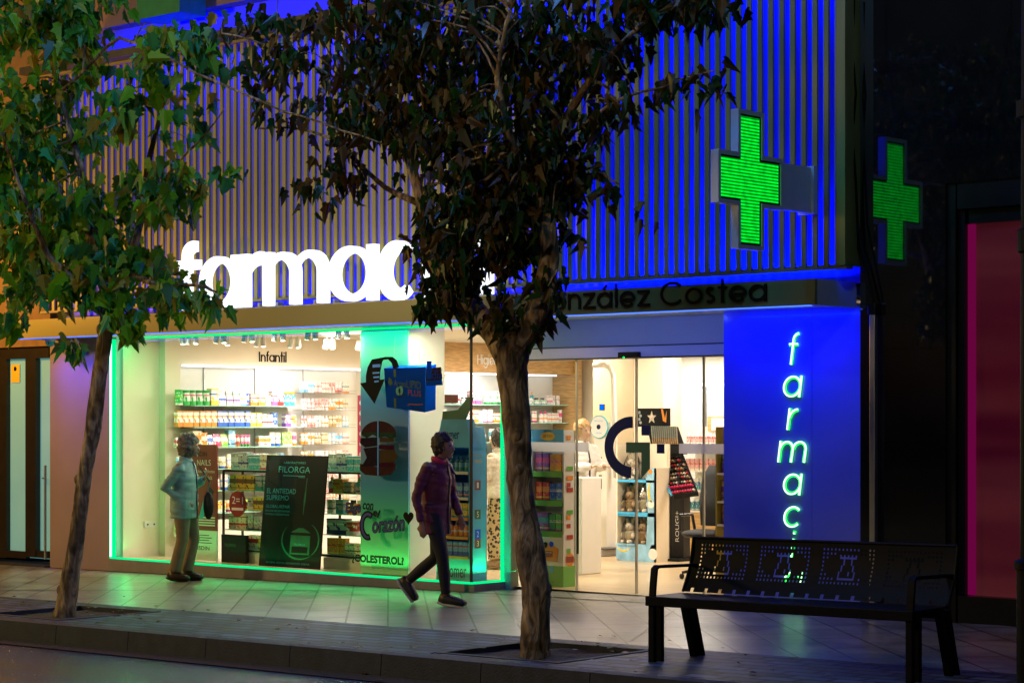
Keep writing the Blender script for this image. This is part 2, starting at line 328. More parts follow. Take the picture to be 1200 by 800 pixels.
    bu = t.nodes.new('ShaderNodeBump'); bu.inputs['Strength'].default_value = 1.0; bu.inputs['Distance'].default_value = 0.05; L(n.outputs[0], bu.inputs['Height']); L(bu.outputs[0], p.inputs['Normal'])
    M['bark'] = m
    # leaves: colour of each leaf from an attribute
    m = bpy.data.materials.new('leaf'); t, p = nodes(m); L = t.links.new
    a = t.nodes.new('ShaderNodeAttribute'); a.attribute_name = 'leafcol'
    L(a.outputs['Color'], p.inputs['Base Color']); p.inputs['Roughness'].default_value = 0.42
    tr = t.nodes.new('ShaderNodeBsdfTranslucent'); L(a.outputs['Color'], tr.inputs[0])
    s = t.nodes.new('ShaderNodeMixShader'); s.inputs[0].default_value = 0.38
    o = t.nodes['Material Output']; L(p.outputs[0], s.inputs[1]); L(tr.outputs[0], s.inputs[2]); L(s.outputs[0], o.inputs[0])
    M['leaf'] = m
    # column poster: printed blue, green glow of the strips painted into both ends
    m = bpy.data.materials.new('poster_fade'); t, p = nodes(m); L = t.links.new
    g = t.nodes.new('ShaderNodeNewGeometry'); s = t.nodes.new('ShaderNodeSeparateXYZ'); L(g.outputs['Position'], s.inputs[0])
    k = t.nodes.new('ShaderNodeMapRange'); k.inputs[1].default_value = 0.1; k.inputs[2].default_value = 2.8; L(s.outputs['Z'], k.inputs[0])
    r = t.nodes.new('ShaderNodeValToRGB'); e = r.color_ramp.elements
    e[0].position = 0.0; e[0].color = (0.5, 0.9, 0.5, 1); e[1].position = 1.0; e[1].color = (0.6, 0.95, 0.8, 1)
    for q, c in ((0.22, (0.12, 0.7, 0.5)), (0.36, (0.06, 0.35, 0.75)), (0.52, (0.20, 0.28, 0.55)), (0.7, (0.02, 0.28, 0.85)), (0.86, (0.15, 0.80, 0.75))):
        x = e.new(q); x.color = (*c, 1)
    L(k.outputs[0], r.inputs[0]); L(r.outputs[0], p.inputs['Base Color']); p.inputs['Roughness'].default_value = 0.35
    M['poster_fade'] = m
    # lit shop window of the neighbour: glowing deep red blind behind glass
    m = bpy.data.materials.new('red_window'); t, p = nodes(m); L = t.links.new
    g = t.nodes.new('ShaderNodeNewGeometry'); mp = t.nodes.new('ShaderNodeMapping'); mp.inputs['Scale'].default_value = (0.12, 0.12, 1.5); L(g.outputs['Position'], mp.inputs[0])
    n = t.nodes.new('ShaderNodeTexNoise'); n.inputs['Scale'].default_value = 1.3; n.inputs['Detail'].default_value = 3; L(mp.outputs[0], n.inputs[0])
    r = t.nodes.new('ShaderNodeValToRGB'); r.color_ramp.elements[0].position = 0.35; r.color_ramp.elements[0].color = (0.060, 0.001, 0.012, 1)
    r.color_ramp.elements[1].position = 0.7; r.color_ramp.elements[1].color = (0.17, 0.030, 0.035, 1); L(n.outputs[0], r.inputs[0])
    L(r.outputs[0], p.inputs['Emission Color']); p.inputs['Emission Strength'].default_value = 0.30
    p.inputs['Base Color'].default_value = (0.1, 0.01, 0.02, 1); p.inputs['Roughness'].default_value = 0.1
    M['red_window'] = m
ground_mats()
emis('magenta_glow', (0.30, 0.003, 0.10), 0.42)
mat('door_glass_lit', (0.20, 0.40, 0.40), 0.35, var=0.10, scale=1.5, emit=(0.10, 0.30, 0.30), es=0.55)

_pk = {}
def pack(base, acc, acc2=(0.1, 0.1, 0.12), k=0):
    key = (base, acc, acc2, k)
    if key in _pk: return _pk[key]
    m = bpy.data.materials.new('packaging'); t, p = nodes(m); L = t.links.new
    tc = t.nodes.new('ShaderNodeTexCoord'); s = t.nodes.new('ShaderNodeSeparateXYZ'); L(tc.outputs['Generated'], s.inputs[0])
    r = t.nodes.new('ShaderNodeValToRGB'); r.color_ramp.interpolation = 'CONSTANT'; e = r.color_ramp.elements
    lay = ([(0, 1), (0.28, 0), (0.55, 0), (0.62, 2), (0.70, 0), (0.92, 1)], [(0, 0), (0.12, 2), (0.2, 0), (0.45, 1), (0.75, 0)],
           [(0, 1), (0.12, 0), (0.5, 2), (0.56, 0), (0.6, 2), (0.64, 0)], [(0, 0), (0.3, 1), (0.42, 0), (0.8, 2), (0.86, 0)])[k % 4]
    cs = (base, acc, acc2)
    e[0].position = 0; e[0].color = (*cs[lay[0][1]], 1); e[1].position = lay[1][0]; e[1].color = (*cs[lay[1][1]], 1)
    for q, c in lay[2:]: x = e.new(q); x.color = (*cs[c], 1)
    L(s.outputs['Z'], r.inputs[0])
    v = t.nodes.new('ShaderNodeTexVoronoi'); v.inputs['Scale'].default_value = 2.4 + k; L(tc.outputs['Generated'], v.inputs['Vector'])
    th = t.nodes.new('ShaderNodeMath'); th.operation = 'LESS_THAN'; th.inputs[1].default_value = 0.30; L(v.outputs['Distance'], th.inputs[0])
    mx = t.nodes.new('ShaderNodeMix'); mx.data_type = 'RGBA'; L(th.outputs[0], mx.inputs[0]); L(r.outputs[0], mx.inputs[6]); mx.inputs[7].default_value = (*acc, 1)
    L(mx.outputs[2], p.inputs['Base Color']); p.inputs['Roughness'].default_value = 0.4
    _pk[key] = m; return m

# ------------------------------------------------------------------ mesh helpers
class Fr:
    """local frame: u to the right, v up, w out of the face"""
    def __init__(s, o, u, v, n): s.o = Vector(o); s.u = Vector(u); s.v = Vector(v); s.n = Vector(n)
    def __call__(s, u, v, w=0): return s.o + s.u * u + s.v * v + s.n * w
def front(x, y, z): return Fr((x, y, z), (1, 0, 0), (0, 0, 1), (0, -1, 0))
def side(x, y, z): return Fr((x, y, z), (0, 1, 0), (0, 0, 1), (1, 0, 0))

_txt = {}
def text_data(s):
    if s not in _txt:
        c = bpy.data.curves.new('t', 'FONT'); c.body = s; c.size = 1; c.resolution_u = 3
        o = bpy.data.objects.new('t', c); col.objects.link(o)
        dg = bpy.context.evaluated_depsgraph_get(); me = bpy.data.meshes.new_from_object(o.evaluated_get(dg))
        vs = [tuple(v.co) for v in me.vertices]; fs = [tuple(p.vertices) for p in me.polygons]
        x0 = min(v[0] for v in vs); x1 = max(v[0] for v in vs); y0 = min(v[1] for v in vs); y1 = max(v[1] for v in vs)
        _txt[s] = ([((v[0] - x0) / (x1 - x0), (v[1] - y0) / (y1 - y0)) for v in vs], fs)
        bpy.data.objects.remove(o); bpy.data.curves.remove(c); bpy.data.meshes.remove(me)
    return _txt[s]

class MB:
    def __init__(s): s.v = []; s.f = []; s.m = []; s.mi = 0; s.mats = []
    def use(s, name):
        m = name if not isinstance(name, str) else M[name]
        if m not in s.mats: s.mats.append(m)
        s.mi = s.mats.index(m); return s
    def add(s, vs, fs):
        b = len(s.v); s.v += [Vector(v) for v in vs]; s.f += [tuple(i + b for i in f) for f in fs]; s.m += [s.mi] * len(fs)
    def box(s, x0, x1, y0, y1, z0, z1, bev=0.0):
        if x0 > x1: x0, x1 = x1, x0
        if y0 > y1: y0, y1 = y1, y0
        if z0 > z1: z0, z1 = z1, z0
        if bev <= 0:
            s.add([(x, y, z) for z in (z0, z1) for y in (y0, y1) for x in (x0, x1)],
                  [(0, 2, 3, 1), (4, 5, 7, 6), (0, 1, 5, 4), (2, 6, 7, 3), (0, 4, 6, 2), (1, 3, 7, 5)])
        else:
            b = min(bev, (x1 - x0) * .45, (y1 - y0) * .45, (z1 - z0) * .45)
            bm = bmesh.new(); bmesh.ops.create_cube(bm, size=1)
            for v in bm.verts: v.co = Vector(((x0 + x1) / 2 + v.co.x * (x1 - x0), (y0 + y1) / 2 + v.co.y * (y1 - y0), (z0 + z1) / 2 + v.co.z * (z1 - z0)))
            bmesh.ops.bevel(bm, geom=bm.edges[:], offset=b, segments=2, affect='EDGES', profile=0.5)
            s.bm(bm)
        return s
    def bm(s, bm):
        bm.verts.index_update(); s.add([v.co.copy() for v in bm.verts], [tuple(v.index for v in f.verts) for f in bm.faces]); bm.free()
    def hexa(s, p):  # 8 points: bottom 4 (ccw), top 4
        s.add(p, [(3, 2, 1, 0), (4, 5, 6, 7), (0, 1, 5, 4), (1, 2, 6, 5), (2, 3, 7, 6), (3, 0, 4, 7)])
    def fbox(s, fr, u0, u1, v0, v1, w0, w1):
        s.hexa([fr(u0, v0, w1), fr(u1, v0, w1), fr(u1, v0, w0), fr(u0, v0, w0), fr(u0, v1, w1), fr(u1, v1, w1), fr(u1, v1, w0), fr(u0, v1, w0)])
    def prism(s, fr, pts, w0, w1):  # polygon outline extruded
        n = len(pts)
        vs = [fr(u, v, w1) for u, v in pts] + [fr(u, v, w0) for u, v in pts]
        s.add(vs, [tuple(range(n)), tuple(range(2 * n - 1, n - 1, -1))] + [(i, i + n, (i + 1) % n + n, (i + 1) % n) for i in range(n)])
    def ribbon(s, fr, pts, wid, w0, w1, closed=False):
        n = len(pts); L = []; R = []
        if not isinstance(wid, (list, tuple)): wid = [wid] * n
        for i, (x, y) in enumerate(pts):
            if closed: a = pts[i - 1]; b = pts[(i + 1) % n]
            else: a = pts[max(i - 1, 0)]; b = pts[min(i + 1, n - 1)]
            dx, dy = b[0] - a[0], b[1] - a[1]; l = math.hypot(dx, dy) or 1; nx, ny = -dy / l, dx / l; h = wid[i] / 2
            L.append((x + nx * h, y + ny * h)); R.append((x - nx * h, y - ny * h))
        vs = []
        for i in range(n): vs += [fr(*L[i], w1), fr(*R[i], w1), fr(*R[i], w0), fr(*L[i], w0)]
        fs = []
        for i in range(n if closed else n - 1):
            a = 4 * i; b = 4 * ((i + 1) % n)
            for q in range(4): fs.append((a + q, a + (q + 1) % 4, b + (q + 1) % 4, b + q))
        if not closed: fs += [(0, 3, 2, 1), tuple(4 * (n - 1) + q for q in range(4))]
        s.add(vs, fs)
    def tube(s, pts, rr, seg=8, el=None, cap=True, up=(0, 0, 1)):
        pts = [Vector(p) for p in pts]; n = len(pts)
        if not isinstance(rr, (list, tuple)): rr = [rr] * n
        rings = []; prev = None
        for i, p in enumerate(pts):
            d = (pts[min(i + 1, n - 1)] - pts[max(i - 1, 0)]).normalized()
            if prev is None:
                a = Vector(up)
                if abs(d.dot(a)) > 0.95: a = Vector((1, 0, 0)) if abs(d.x) < .9 else Vector((0, 1, 0))
                x = (a - d * a.dot(d)).normalized()
            else: x = (prev - d * prev.dot(d)).normalized()
            prev = x; y = d.cross(x); r = rr[i]
            ra, rb = (r if isinstance(r, tuple) else (r, r))
            rings.append([p + x * math.cos(2 * math.pi * k / seg) * ra + y * math.sin(2 * math.pi * k / seg) * rb for k in range(seg)])
        vs = [v for R in rings for v in R]; fs = []
        for i in range(n - 1):
            for k in range(seg): fs.append((i * seg + k, i * seg + (k + 1) % seg, (i + 1) * seg + (k + 1) % seg, (i + 1) * seg + k))
        if cap: fs += [tuple(range(seg - 1, -1, -1)), tuple((n - 1) * seg + k for k in range(seg))]
        s.add(vs, fs)
    def ell(s, c, r, seg=14, rings=9, f=None):
        c = Vector(c); vs = []; fs = []
        for i in range(rings + 1):
            th = math.pi * i / rings
            for k in range(seg):
                ph = 2 * math.pi * k / seg
                q = Vector((math.sin(th) * math.cos(ph), math.sin(th) * math.sin(ph), math.cos(th)))
                if f: q = f(q)
                vs.append(c + Vector((q.x * r[0], q.y * r[1], q.z * r[2])))
        for i in range(rings):
            for k in range(seg):
                fs.append((i * seg + k, (i + 1) * seg + k, (i + 1) * seg + (k + 1) % seg, i * seg + (k + 1) % seg))
        s.add(vs, fs)
    def lathe(s, c, prof, seg=20):
        c = Vector(c); vs = []; fs = []
        for r, z in prof:
            for k in range(seg): a = 2 * math.pi * k / seg; vs.append(c + Vector((r * math.cos(a), r * math.sin(a), z)))
        for i in range(len(prof) - 1):
            for k in range(seg): fs.append((i * seg + k, i * seg + (k + 1) % seg, (i + 1) * seg + (k + 1) % seg, (i + 1) * seg + k))
        fs += [tuple(range(seg - 1, -1, -1)), tuple((len(prof) - 1) * seg + k for k in range(seg))]
        s.add(vs, fs)
    def disc(s, fr, u, v, r, w0, w1, n=28, rv=None):
        s.prism(fr, [(u + r * math.cos(2 * math.pi * k / n), v + (rv or r) * math.sin(2 * math.pi * k / n)) for k in range(n)], w0, w1)
    def text(s, fr, st, u0, v0, wd, ht, w=0.002, shear=0.0):
        vs, fs = text_data(st)
        s.add([fr(u0 + a * wd + shear * b * ht, v0 + b * ht, w) for a, b in vs], fs)
    def build(s, name, parent=None, local=False, smooth=False, material=None):
        me = bpy.data.meshes.new(name)
        off = Vector(parent.location) if (parent is not None and not local) else Vector((0, 0, 0))
        if parent is not None and parent.parent is not None and not local: off = parent.matrix_basis.translation + parent.parent.location
        me.from_pydata([tuple(v - off) for v in s.v], [], s.f)
        if material: s.mats = [M[material] if isinstance(material, str) else material]
        for m in s.mats: me.materials.append(m)
        if len(s.mats) > 1: me.polygons.foreach_set('material_index', s.m)
        if smooth: me.polygons.foreach_set('use_smooth', [True] * len(me.polygons))
        me.update()
        o = bpy.data.objects.new(name, me); col.objects.link(o)
        if parent is not None: o.parent = parent
        return o

def tag(o, label=None, cat=None, group=None, kind=None):
    if label: o['label'] = label
    if cat: o['category'] = cat
    if group: o['group'] = group
    if kind: o['kind'] = kind
    return o
def thing(name, label, cat, loc, group=None, rz=0):
    o = bpy.data.objects.new(name, None); col.objects.link(o); o.location = loc; o.rotation_euler = (0, 0, rz)
    o.empty_display_size = 0.2
    return tag(o, label, cat, group)
def solo(mb, name, base, label, cat, group=None, **k):
    """a top-level thing made of one mesh, its origin at its base"""
    b = Vector(base); s = [v - b for v in mb.v]; mb.v = s
    o = mb.build(name, **k); o.location = b
    return tag(o, label, cat, group)
def structure(mb, name, **k): return tag(mb.build(name, **k), kind='structure')

# round geometric lettering drawn as strokes (x-height 1)
def arc(cx, cy, r, a0, a1, n=18, ry=None):
    return [(cx + r * math.cos(rad(a0 + (a1 - a0) * i / n)), cy + (ry or r) * math.sin(rad(a0 + (a1 - a0) * i / n))) for i in range(n + 1)]
def glyph(ch, s):
    h = s / 2; r = .5 - h
    if ch == 'a': return 1.14, [('c', arc(.5, .5, r, 0, 345, 27)), ('l', [(1 - h, 0), (1 - h, 1)])]
    if ch == 'á': return 1.14, [('c', arc(.5, .5, r, 0, 345, 27)), ('l', [(1 - h, 0), (1 - h, 1)]), ('l', [(.42, 1.16), (.66, 1.42)])]
    if ch == 'o': return 1.12, [('c', arc(.5, .5, r, 0, 345, 27))]
    if ch == 'g': return 1.14, [('c', arc(.5, .5, r, 0, 345, 27)), ('l', [(1 - h, 1), (1 - h, .0)] + arc(.5, -.02, r, 0, -150, 14))]
    if ch == 'c': return .98, [('l', arc(.5, .5, r, 45, 315, 24))]
    if ch == 'e': return 1.1, [('l', [(1 - h, .47)] + arc(.5, .5, r, 0, 318, 26)), ('l', [(h, .47), (1 - h, .47)])]
    if ch == 'n': return .98, [('l', [(h, 0), (h, 1)]), ('l', arc(.43, .57, .43 - h, 175, 0, 14) + [(.86 - h, 0)])]
    if ch == 'm': return 1.62, [('l', [(h, 0), (h, 1)]), ('l', arc(.42, .6, .40 - h, 175, 0, 12) + [(.80 - h, 0)]), ('l', arc(1.14, .6, .40 - h, 175, 0, 12) + [(1.52 - h, 0)])]
    if ch == 'r': return .60, [('l', [(h, 0), (h, 1)]), ('l', arc(.52, .52, .48 - h, 175, 92, 8))]
    if ch == 'f': return .62, [('l', [(.24, 0), (.24, 1.12)] + arc(.50, 1.18, .26, 175, 92, 8)), ('l', [(.02, 1 - h), (.5, 1 - h)])]
    if ch == 'i': return .36, [('l', [(.12, 0), (.12, 1)]), ('l', [(.12, 1.22), (.12, 1.22 + s)])]
    if ch == 'l': return .34, [('l', [(.12, 0), (.12, 1.5)])]
    if ch == 'I': return .40, [('l', [(.12, 0), (.12, 1.4)])]
    if ch == 't': return .60, [('l', [(.26, 0), (.26, 1.45)]), ('l', [(.02, 1 - h), (.5, 1 - h)])]
    if ch == 'z': return .92, [('l', [(.04, 1 - h), (.78, 1 - h)]), ('l', [(.72, 1 - h), (.12, h)]), ('l', [(.04, h), (.82, h)])]
    if ch == 's': return .74, [('l', arc(.32, .74, .26 - h, 30, 250, 12) + arc(.32, .27, .27 - h, 75, -150, 14))]
    if ch == 'C': return 1.45, [('l', arc(.72, .70, .72 - h, 42, 318, 26))]
    if ch == 'G': return 1.55, [('l', arc(.72, .70, .72 - h, 42, 350, 26)), ('l', [(.75, .66), (1.44 - h, .66)])]
    if ch == 'H': return 1.15, [('l', [(h, 0), (h, 1.42)]), ('l', [(1 - h, 0), (1 - h, 1.42)]), ('l', [(h, .74), (1 - h, .74)])]
    return .5, []
def letters(mb, fr, s, u0, v0, xh, sw=0.14, w0=0.0, w1=0.02, sx=1.0, shear=0.0, fit=None):
    tot = sum(glyph(c, sw)[0] for c in s)
    if fit: sx = fit / (tot * xh)
    u = 0; k = 0
    for c in s:
        adv, st = glyph(c, sw)
        for kind, pts in st:
            P = [(u0 + (u + x) * xh * sx + shear * y * xh, v0 + y * xh) for x, y in pts]
            mb.ribbon(fr, P, sw * xh, w0, w1 + 0.0006 * (k % 5), closed=(kind == 'c')); k += 1
        u += adv
    return u * xh * sx

# ------------------------------------------------------------------ ground
YF = 15.94      # window and pilaster plane
YD = 16.45      # entrance door plane
YC = 15.27      # front of the canopy
YG = 15.70      # polished wall next door
X0, X1 = -90, 40
def sheet(mb, x0, x1, y0, y1, dz, nx=1):
    for i in range(nx):
        a = x0 + (x1 - x0) * i / nx; b = x0 + (x1 - x0) * (i + 1) / nx
        mb.add([(a, y0, gz(a) + dz), (b, y0, gz(b) + dz), (b, y1, gz(b) + dz), (a, y1, gz(a) + dz)], [(0, 1, 2, 3)])
PITS = [(-16.05, 11.85), (-10.2, 11.85)]
m = MB().use('asphalt'); sheet(m, X0, X1, -60, 10.92, -0.16); sheet(m, X0, X1, 10.92, 60, -0.30); structure(m, 'road')
m = MB().use('soil'); sheet(m, X0, X1, 10.66, 10.95, -0.152); structure(m, 'gutter')
m = MB().use('slabs'); sheet(m, X0, X1, 12.66, 16.6, 0); structure(m, 'pavement')
m = MB().use('pavers')
xs = [X0, PITS[0][0] - .55, PITS[0][0] + .55, PITS[1][0] - .55, PITS[1][0] + .55, X1]
for i in range(5):
    if i % 2 == 0: sheet(m, xs[i], xs[i + 1], 11.08, 12.66, 0)
    else: sheet(m, xs[i], xs[i + 1], 11.08, 11.35, 0); sheet(m, xs[i], xs[i + 1], 12.38, 12.66, 0)
structure(m, 'paver_strip')
m = MB().use('soil')
for (x, y) in PITS:
    vs = []; fs = []; N = 14
    for j in range(N + 1):
        for i in range(N + 1):
            X = x - .55 + 1.1 * i / N; Y = 11.35 + 1.03 * j / N
            vs.append((X, Y, gz(X) - .035 + 0.03 * mnoise.noise((X * 4, Y * 4, 0))))
    for j in range(N):
        for i in range(N): a = j * (N + 1) + i; fs.append((a, a + 1, a + N + 2, a + N + 1))
    m.add(vs, fs)
structure(m, 'soil')
m = MB().use('curb')
x = -60.0
while x < 20:
    a, b = x + .004, x + .996
    m.hexa([(a, 10.92, gz(a) - .17), (b, 10.92, gz(b) - .17), (b, 11.08, gz(b) - .17), (a, 11.08, gz(a) - .17), (a, 10.935, gz(a) + .012), (b, 10.935, gz(b) + .012), (b, 11.08, gz(b) + .012), (a, 11.08, gz(a) + .012)]); x += 1
for (x, y) in PITS:
    for (a, b, c, d) in ((x - .61, x + .61, 11.29, 11.35), (x - .61, x + .61, 12.38, 12.44), (x - .61, x - .55, 11.35, 12.38), (x + .55, x + .61, 11.35, 12.38)):
        m.hexa([(a, c, gz(a) - .1), (b, c, gz(b) - .1), (b, d, gz(b) - .1), (a, d, gz(a) - .1), (a, c, gz(a) + .006), (b, c, gz(b) + .006), (b, d, gz(b) + .006), (a, d, gz(a) + .006)])
structure(m, 'kerb')
m = MB().use('dark_metal')   # narrow drain slot crossing the slabs and one along the threshold
for a, b, wd in (((-19.7, 12.7), (-17.3, 14.4), .02), ((-17.3, 14.4), (-15.4, 15.6), .02), ((-22, 15.86), (-9.9, 15.86), .035), ((-10.2, 12.9), (-11.6, 15.3), .012)):
    A = Vector(a); B = Vector(b); d = (B - A).normalized(); n = Vector((-d.y, d.x)) * wd
    P = [A - n, B - n, B + n, A + n]; m.add([(p.x, p.y, gz(p.x) + .004) for p in P], [(0, 1, 2, 3)])
structure(m, 'drain_channel')
m = MB().use('wood_floor'); m.add([(-20.7, YD + .05, .03), (-9.9, YD + .05, .03), (-9.9, 24.6, .03), (-20.7, 24.6, .03)], [(0, 1, 2, 3)])
m.add([(-20.7, YF + .1, .09), (-14.8, YF + .1, .09), (-14.8, YD + .05, .09), (-20.7, YD + .05, .09)], [(0, 1, 2, 3)])
structure(m, 'shop_floor')

# ------------------------------------------------------------------ pharmacy building
B = thing('pharmacy_building', 'pharmacy shopfront with vertical slat screen, blue lit walls and a green edged display window', 'building', (-15.9, YF, 0))
CEIL = 2.88
XL, XR = -20.62, -10.2
m = MB().use('pilaster_warm')
m.box(-22.0, -20.78, YF, 16.5, -.15, 2.8)                                    # left pilaster
m.use('plinth_grey')
m.box(-20.78, -14.80, YF - .02, YF + .10, -.1, .075)                          # plinth of the window
m.box(-14.80, -14.70, YF + .02, YD + .1, -.05, .075)
m.build('plinth', B)
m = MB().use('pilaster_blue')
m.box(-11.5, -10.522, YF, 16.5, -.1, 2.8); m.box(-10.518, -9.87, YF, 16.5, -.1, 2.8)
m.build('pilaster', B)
m = MB().use('cream_wall')
m.box(XL - .15, XL, 16.6, 24.6, -.1, CEIL)                                     # left wall
m.box(-20.78, XL - .02, YF + .1, 16.6, -.1, CEIL)
m.box(XL, XL + .10, 16.60, 16.84, .03, CEIL); m.box(XL, XL + .10, 20.0, 20.35, .03, CEIL); m.box(XL, XL + .10, 16.84, 20.0, 2.475, CEIL)
m.box(XL, -9.9, 24.5, 24.65, -.1, CEIL)
m.box(XR, XR + .1, 16.5, 24.5, -.1, CEIL)
m.build('interior_wall', B)
m = MB().use('ceiling_white'); m.box(-20.8, -9.9, YF + .12, 24.6, CEIL, CEIL + .1)
m.build('ceiling', B)
m = MB().use('fascia')
m.box(-21.85, -10.05, YC, YC + .04, 2.785, 3.01); m.use('white_wall'); m.box(-10.09, -10.05, YC + .04, YF, 2.785, 3.01); m.use('fascia'); m.box(-21.85, -21.81, YC + .04, YF, 2.785, 3.01)  # right end paler: cool light on that side put into its colour
m.box(-21.81, -10.09, YC + .04, YF, 2.97, 3.0)
m.build('canopy_fascia', B)
m = MB().use('white_wall'); m.box(-21.81, -10.09, YC + .04, YD, 2.80, 2.83); m.box(-14.7, -11.5, YD - .02, YD + .08, 2.53, 2.80)
m.build('canopy_soffit', B)
m = MB().use('led_blue'); m.box(-21.8, -10.1, YC + .01, YC + .035, 2.775, 2.783); m.build('light_strip', B)
m = MB().use('cornice')
m.box(-21.75, -9.9, 15.40, 16.25, 6.05, 6.12)
m.box(-21.75, -9.9, 15.30, 15.40, 6.05, 6.14)
m.build('cornice', B)
m = MB().use('upper_panel')
m.box(-30, -9.9, 16.3, 17.0, 6.72, 12); m.build('upper_wall', B)
m = MB().use('blue_back')
m.box(-30, -9.9, 16.5, 17.0, 6.12, 6.72); m.build('recessed_band', B)
m = MB().use('green_lit_box')
fr = front(xa(150, 16.0), 16.0, 6.75)
m.box(xa(168, 16.0), xa(218, 16.0), 15.9, 16.3, 6.62, 8.2); m.build('balcony_box', B)
m = MB().use('blue_back'); m.box(-21.6, -9.88, YF - .04, YF + .1, 3.0, 6.05); m.build('cavity_wall', B)
# slat screen
m = MB().use('slat')
xs0 = -21.54; n = int((-9.98 - xs0) / .1175)
for i in range(n + 1):
    x = xs0 + i * .1175
    m.box(x, x + .050, 15.548, 15.575, 3.13, 6.02)
m.use('slat_side')
m.box(-21.6, -9.87, 15.576, 15.60, 3.13, 3.15)
m.use('slat'); m.box(-9.955, -9.87, 15.47, 15.90, 3.13, 6.3)
m.build('slat_screen', B)
m = MB().use('slat_side'); m.box(-21.6, -9.87, 15.49, 15.60, 3.10, 3.125); m.box(-21.6, -9.87, 15.49, 15.60, 6.02, 6.048); m.build('screen_rail', B)
# display window
def pane(mb, x0, y0, x1, y1, z0, z1):
    mb.add([(x0, y0, z0), (x1, y1, z0), (x1, y1, z1), (x0, y0, z1)], [(0, 1, 2, 3)])
W = MB().use('glass'); pane(W, -20.76, YF + .02, -14.76, YF + .02, .09, 2.78); W = W.build('window', B)
m = MB().use('glass'); pane(m, -14.72, YF + .03, -14.72, YD - .02, .09, 2.78); m.build('window', B)
m = MB().use('led_green_bright'); m.box(-20.765, -20.735, YF - .01, YF + .03, .10, 2.77); m.build('light_strip', B)
m = MB().use('led_green'); m.box(-20.735, -20.69, YF + .0, YF + .03, .10, 2.77)
m.box(-20.765, -14.73, YF - .012, YF + .01, .078, .100); m.box(-14.73, -14.705, YF - .01, YD, .078, .100)
m.box(-20.735, -14.75, YF + .10, YF + .12, 2.765, 2.79); m.box(-14.735, -14.71, YD - .04, YD - .01, .1, 2.78)
m.build('light_strip', B)
m = MB().use('dark_metal'); m.box(-14.745, -14.725, YF + .005, YF + .03, .1, 2.78); m.build('window_frame', B)
m = MB().use('pilaster_white'); m.box(-14.74, -14.62, YD, YD + .12, -.05, 2.79); m.build('door_jamb', B)
# entrance: header, sensor, glass leaves
m = MB().use('pilaster_white'); m.box(-14.62, -11.5, YD - .12, YD + .10, 2.41, 2.515); m.use('dark_metal'); m.box(-14.62, -11.5, YD - .06, YD + .08, 2.515, 2.53); m.box(-14.62, -11.5, YD - .10, YD + .10, 2.398, 2.409)
m.build('door_header', B)
sx = xa(737, YD - .15)
m = MB().use('black_frame'); m.box(sx - .13, sx + .13, YD - .17, YD - .12, 2.40, 2.46, .008); m.use('indicator_green'); m.ell((sx - .05, YD - .172, 2.405), (.009, .006, .009), 8, 6); m.build('door_sensor', B)
for (a, b, yy) in ((-14.62, xa(676, YD), YD), (xa(676, YD) + .03, xa(743, YD), YD + .04), (xa(743, YD), xa(822, YD), YD + .04), (xa(822, YD), -11.5, YD)):
    m = MB().use('glass'); pane(m, a, yy, b, yy, .05, 2.40); d = m.build('door_pane', B)
    m = MB().use('steel'); m.box(b - .009, b + .009, yy - .012, yy + .012, .04, 2.40)
    m.use('frosted'); 
    m.build('door_edge', B)
hx = xa(677, YD - .08)
m = MB().use('black_frame'); m.tube([(hx, YD - .08, .42), (hx, YD - .08, 1.26)], .012); 
for z in (.46, 1.22): m.tube([(hx, YD - .08, z), (hx - .05, YD - .01, z)], .008)
m.build('door_handle', B)
# frosted safety bands and the monogram stuck on the door glass
def yb(x, z): return (x, YD - .004, z)
fr = front(0, YD - .003, 0)
def ZY(px, py, Y): return onY(px, py, Y).z
m = MB().use('frosted')
z0, z1 = ZY(650, 529, YD), ZY(650, 518, YD)
m.fbox(fr, xa(618, YD), xa(690, YD), z0, z1, 0, .001); m.build('glass_band', B)
m = MB().use('frosted'); m.fbox(fr, xa(796, YD), -11.52, z0, z1, 0, .001)
m.build('glass_band', B)
m = MB().use('print_navy')
c = onY(741, 524, YD); rr = c.z - ZY(741, 560, YD)
k = (xa(741, YD) - xa(708, YD)) / rr
pts = [(c.x + (rr - .055) * k * math.cos(rad(a)), c.z + (rr - .055) * math.sin(rad(a))) for a in range(88, 273, 6)]
m.ribbon(fr, pts, .115, 0, .002)
for (p0, p1, q0, q1) in ((752, 762, 498, 510), (770, 779, 520, 531)): m.fbox(fr, xa(p0, YD), xa(p1, YD), ZY(p0, q1, YD), ZY(p0, q0, YD), 0, .002)
m.use('print_green')
m.prism(fr, [(xa(734, YD), ZY(734, 530, YD)), (xa(752, YD), ZY(752, 530, YD)), (xa(752, YD), ZY(752, 560, YD)), (xa(762, YD), ZY(762, 549, YD)), (xa(762, YD), ZY(762, 518, YD)), (xa(734, YD), ZY(734, 518, YD))], 0, .002)
m.build('door_monogram', B)

# inside fittings that belong to the building: columns, wood fronts
cx0, cx1 = xa(424, 16.15), xa(480, 16.15)
m = MB().use('white_wall'); m.box(cx0, cx1, 16.155, 16.7, .03, CEIL); m.build('column', B)
m = MB().use('poster_fade'); m.box(cx0 + .002, cx1 - .002, 16.13, 16.152, .10, 2.76); m.build('column_poster', B)
m = MB().use('wood_light'); m.box(XL + .1, XL + .42, 20.4, 24.15, 2.46, CEIL - .002); m.box(XL, XL + .5, 24.15, 24.24, .03, CEIL - .003); m.build('wood_fascia', B)
m = MB().use('cream_wall'); m.box(xa(743, 22), xa(777, 22), 22.0, 22.4, .03, CEIL - .002); m.build('column', B)
m = MB().use('tan_panel'); m.box(xa(695, 22.1), xa(742.5, 22.1), 22.1, 22.2, .03, 2.6); m.build('partition', B)
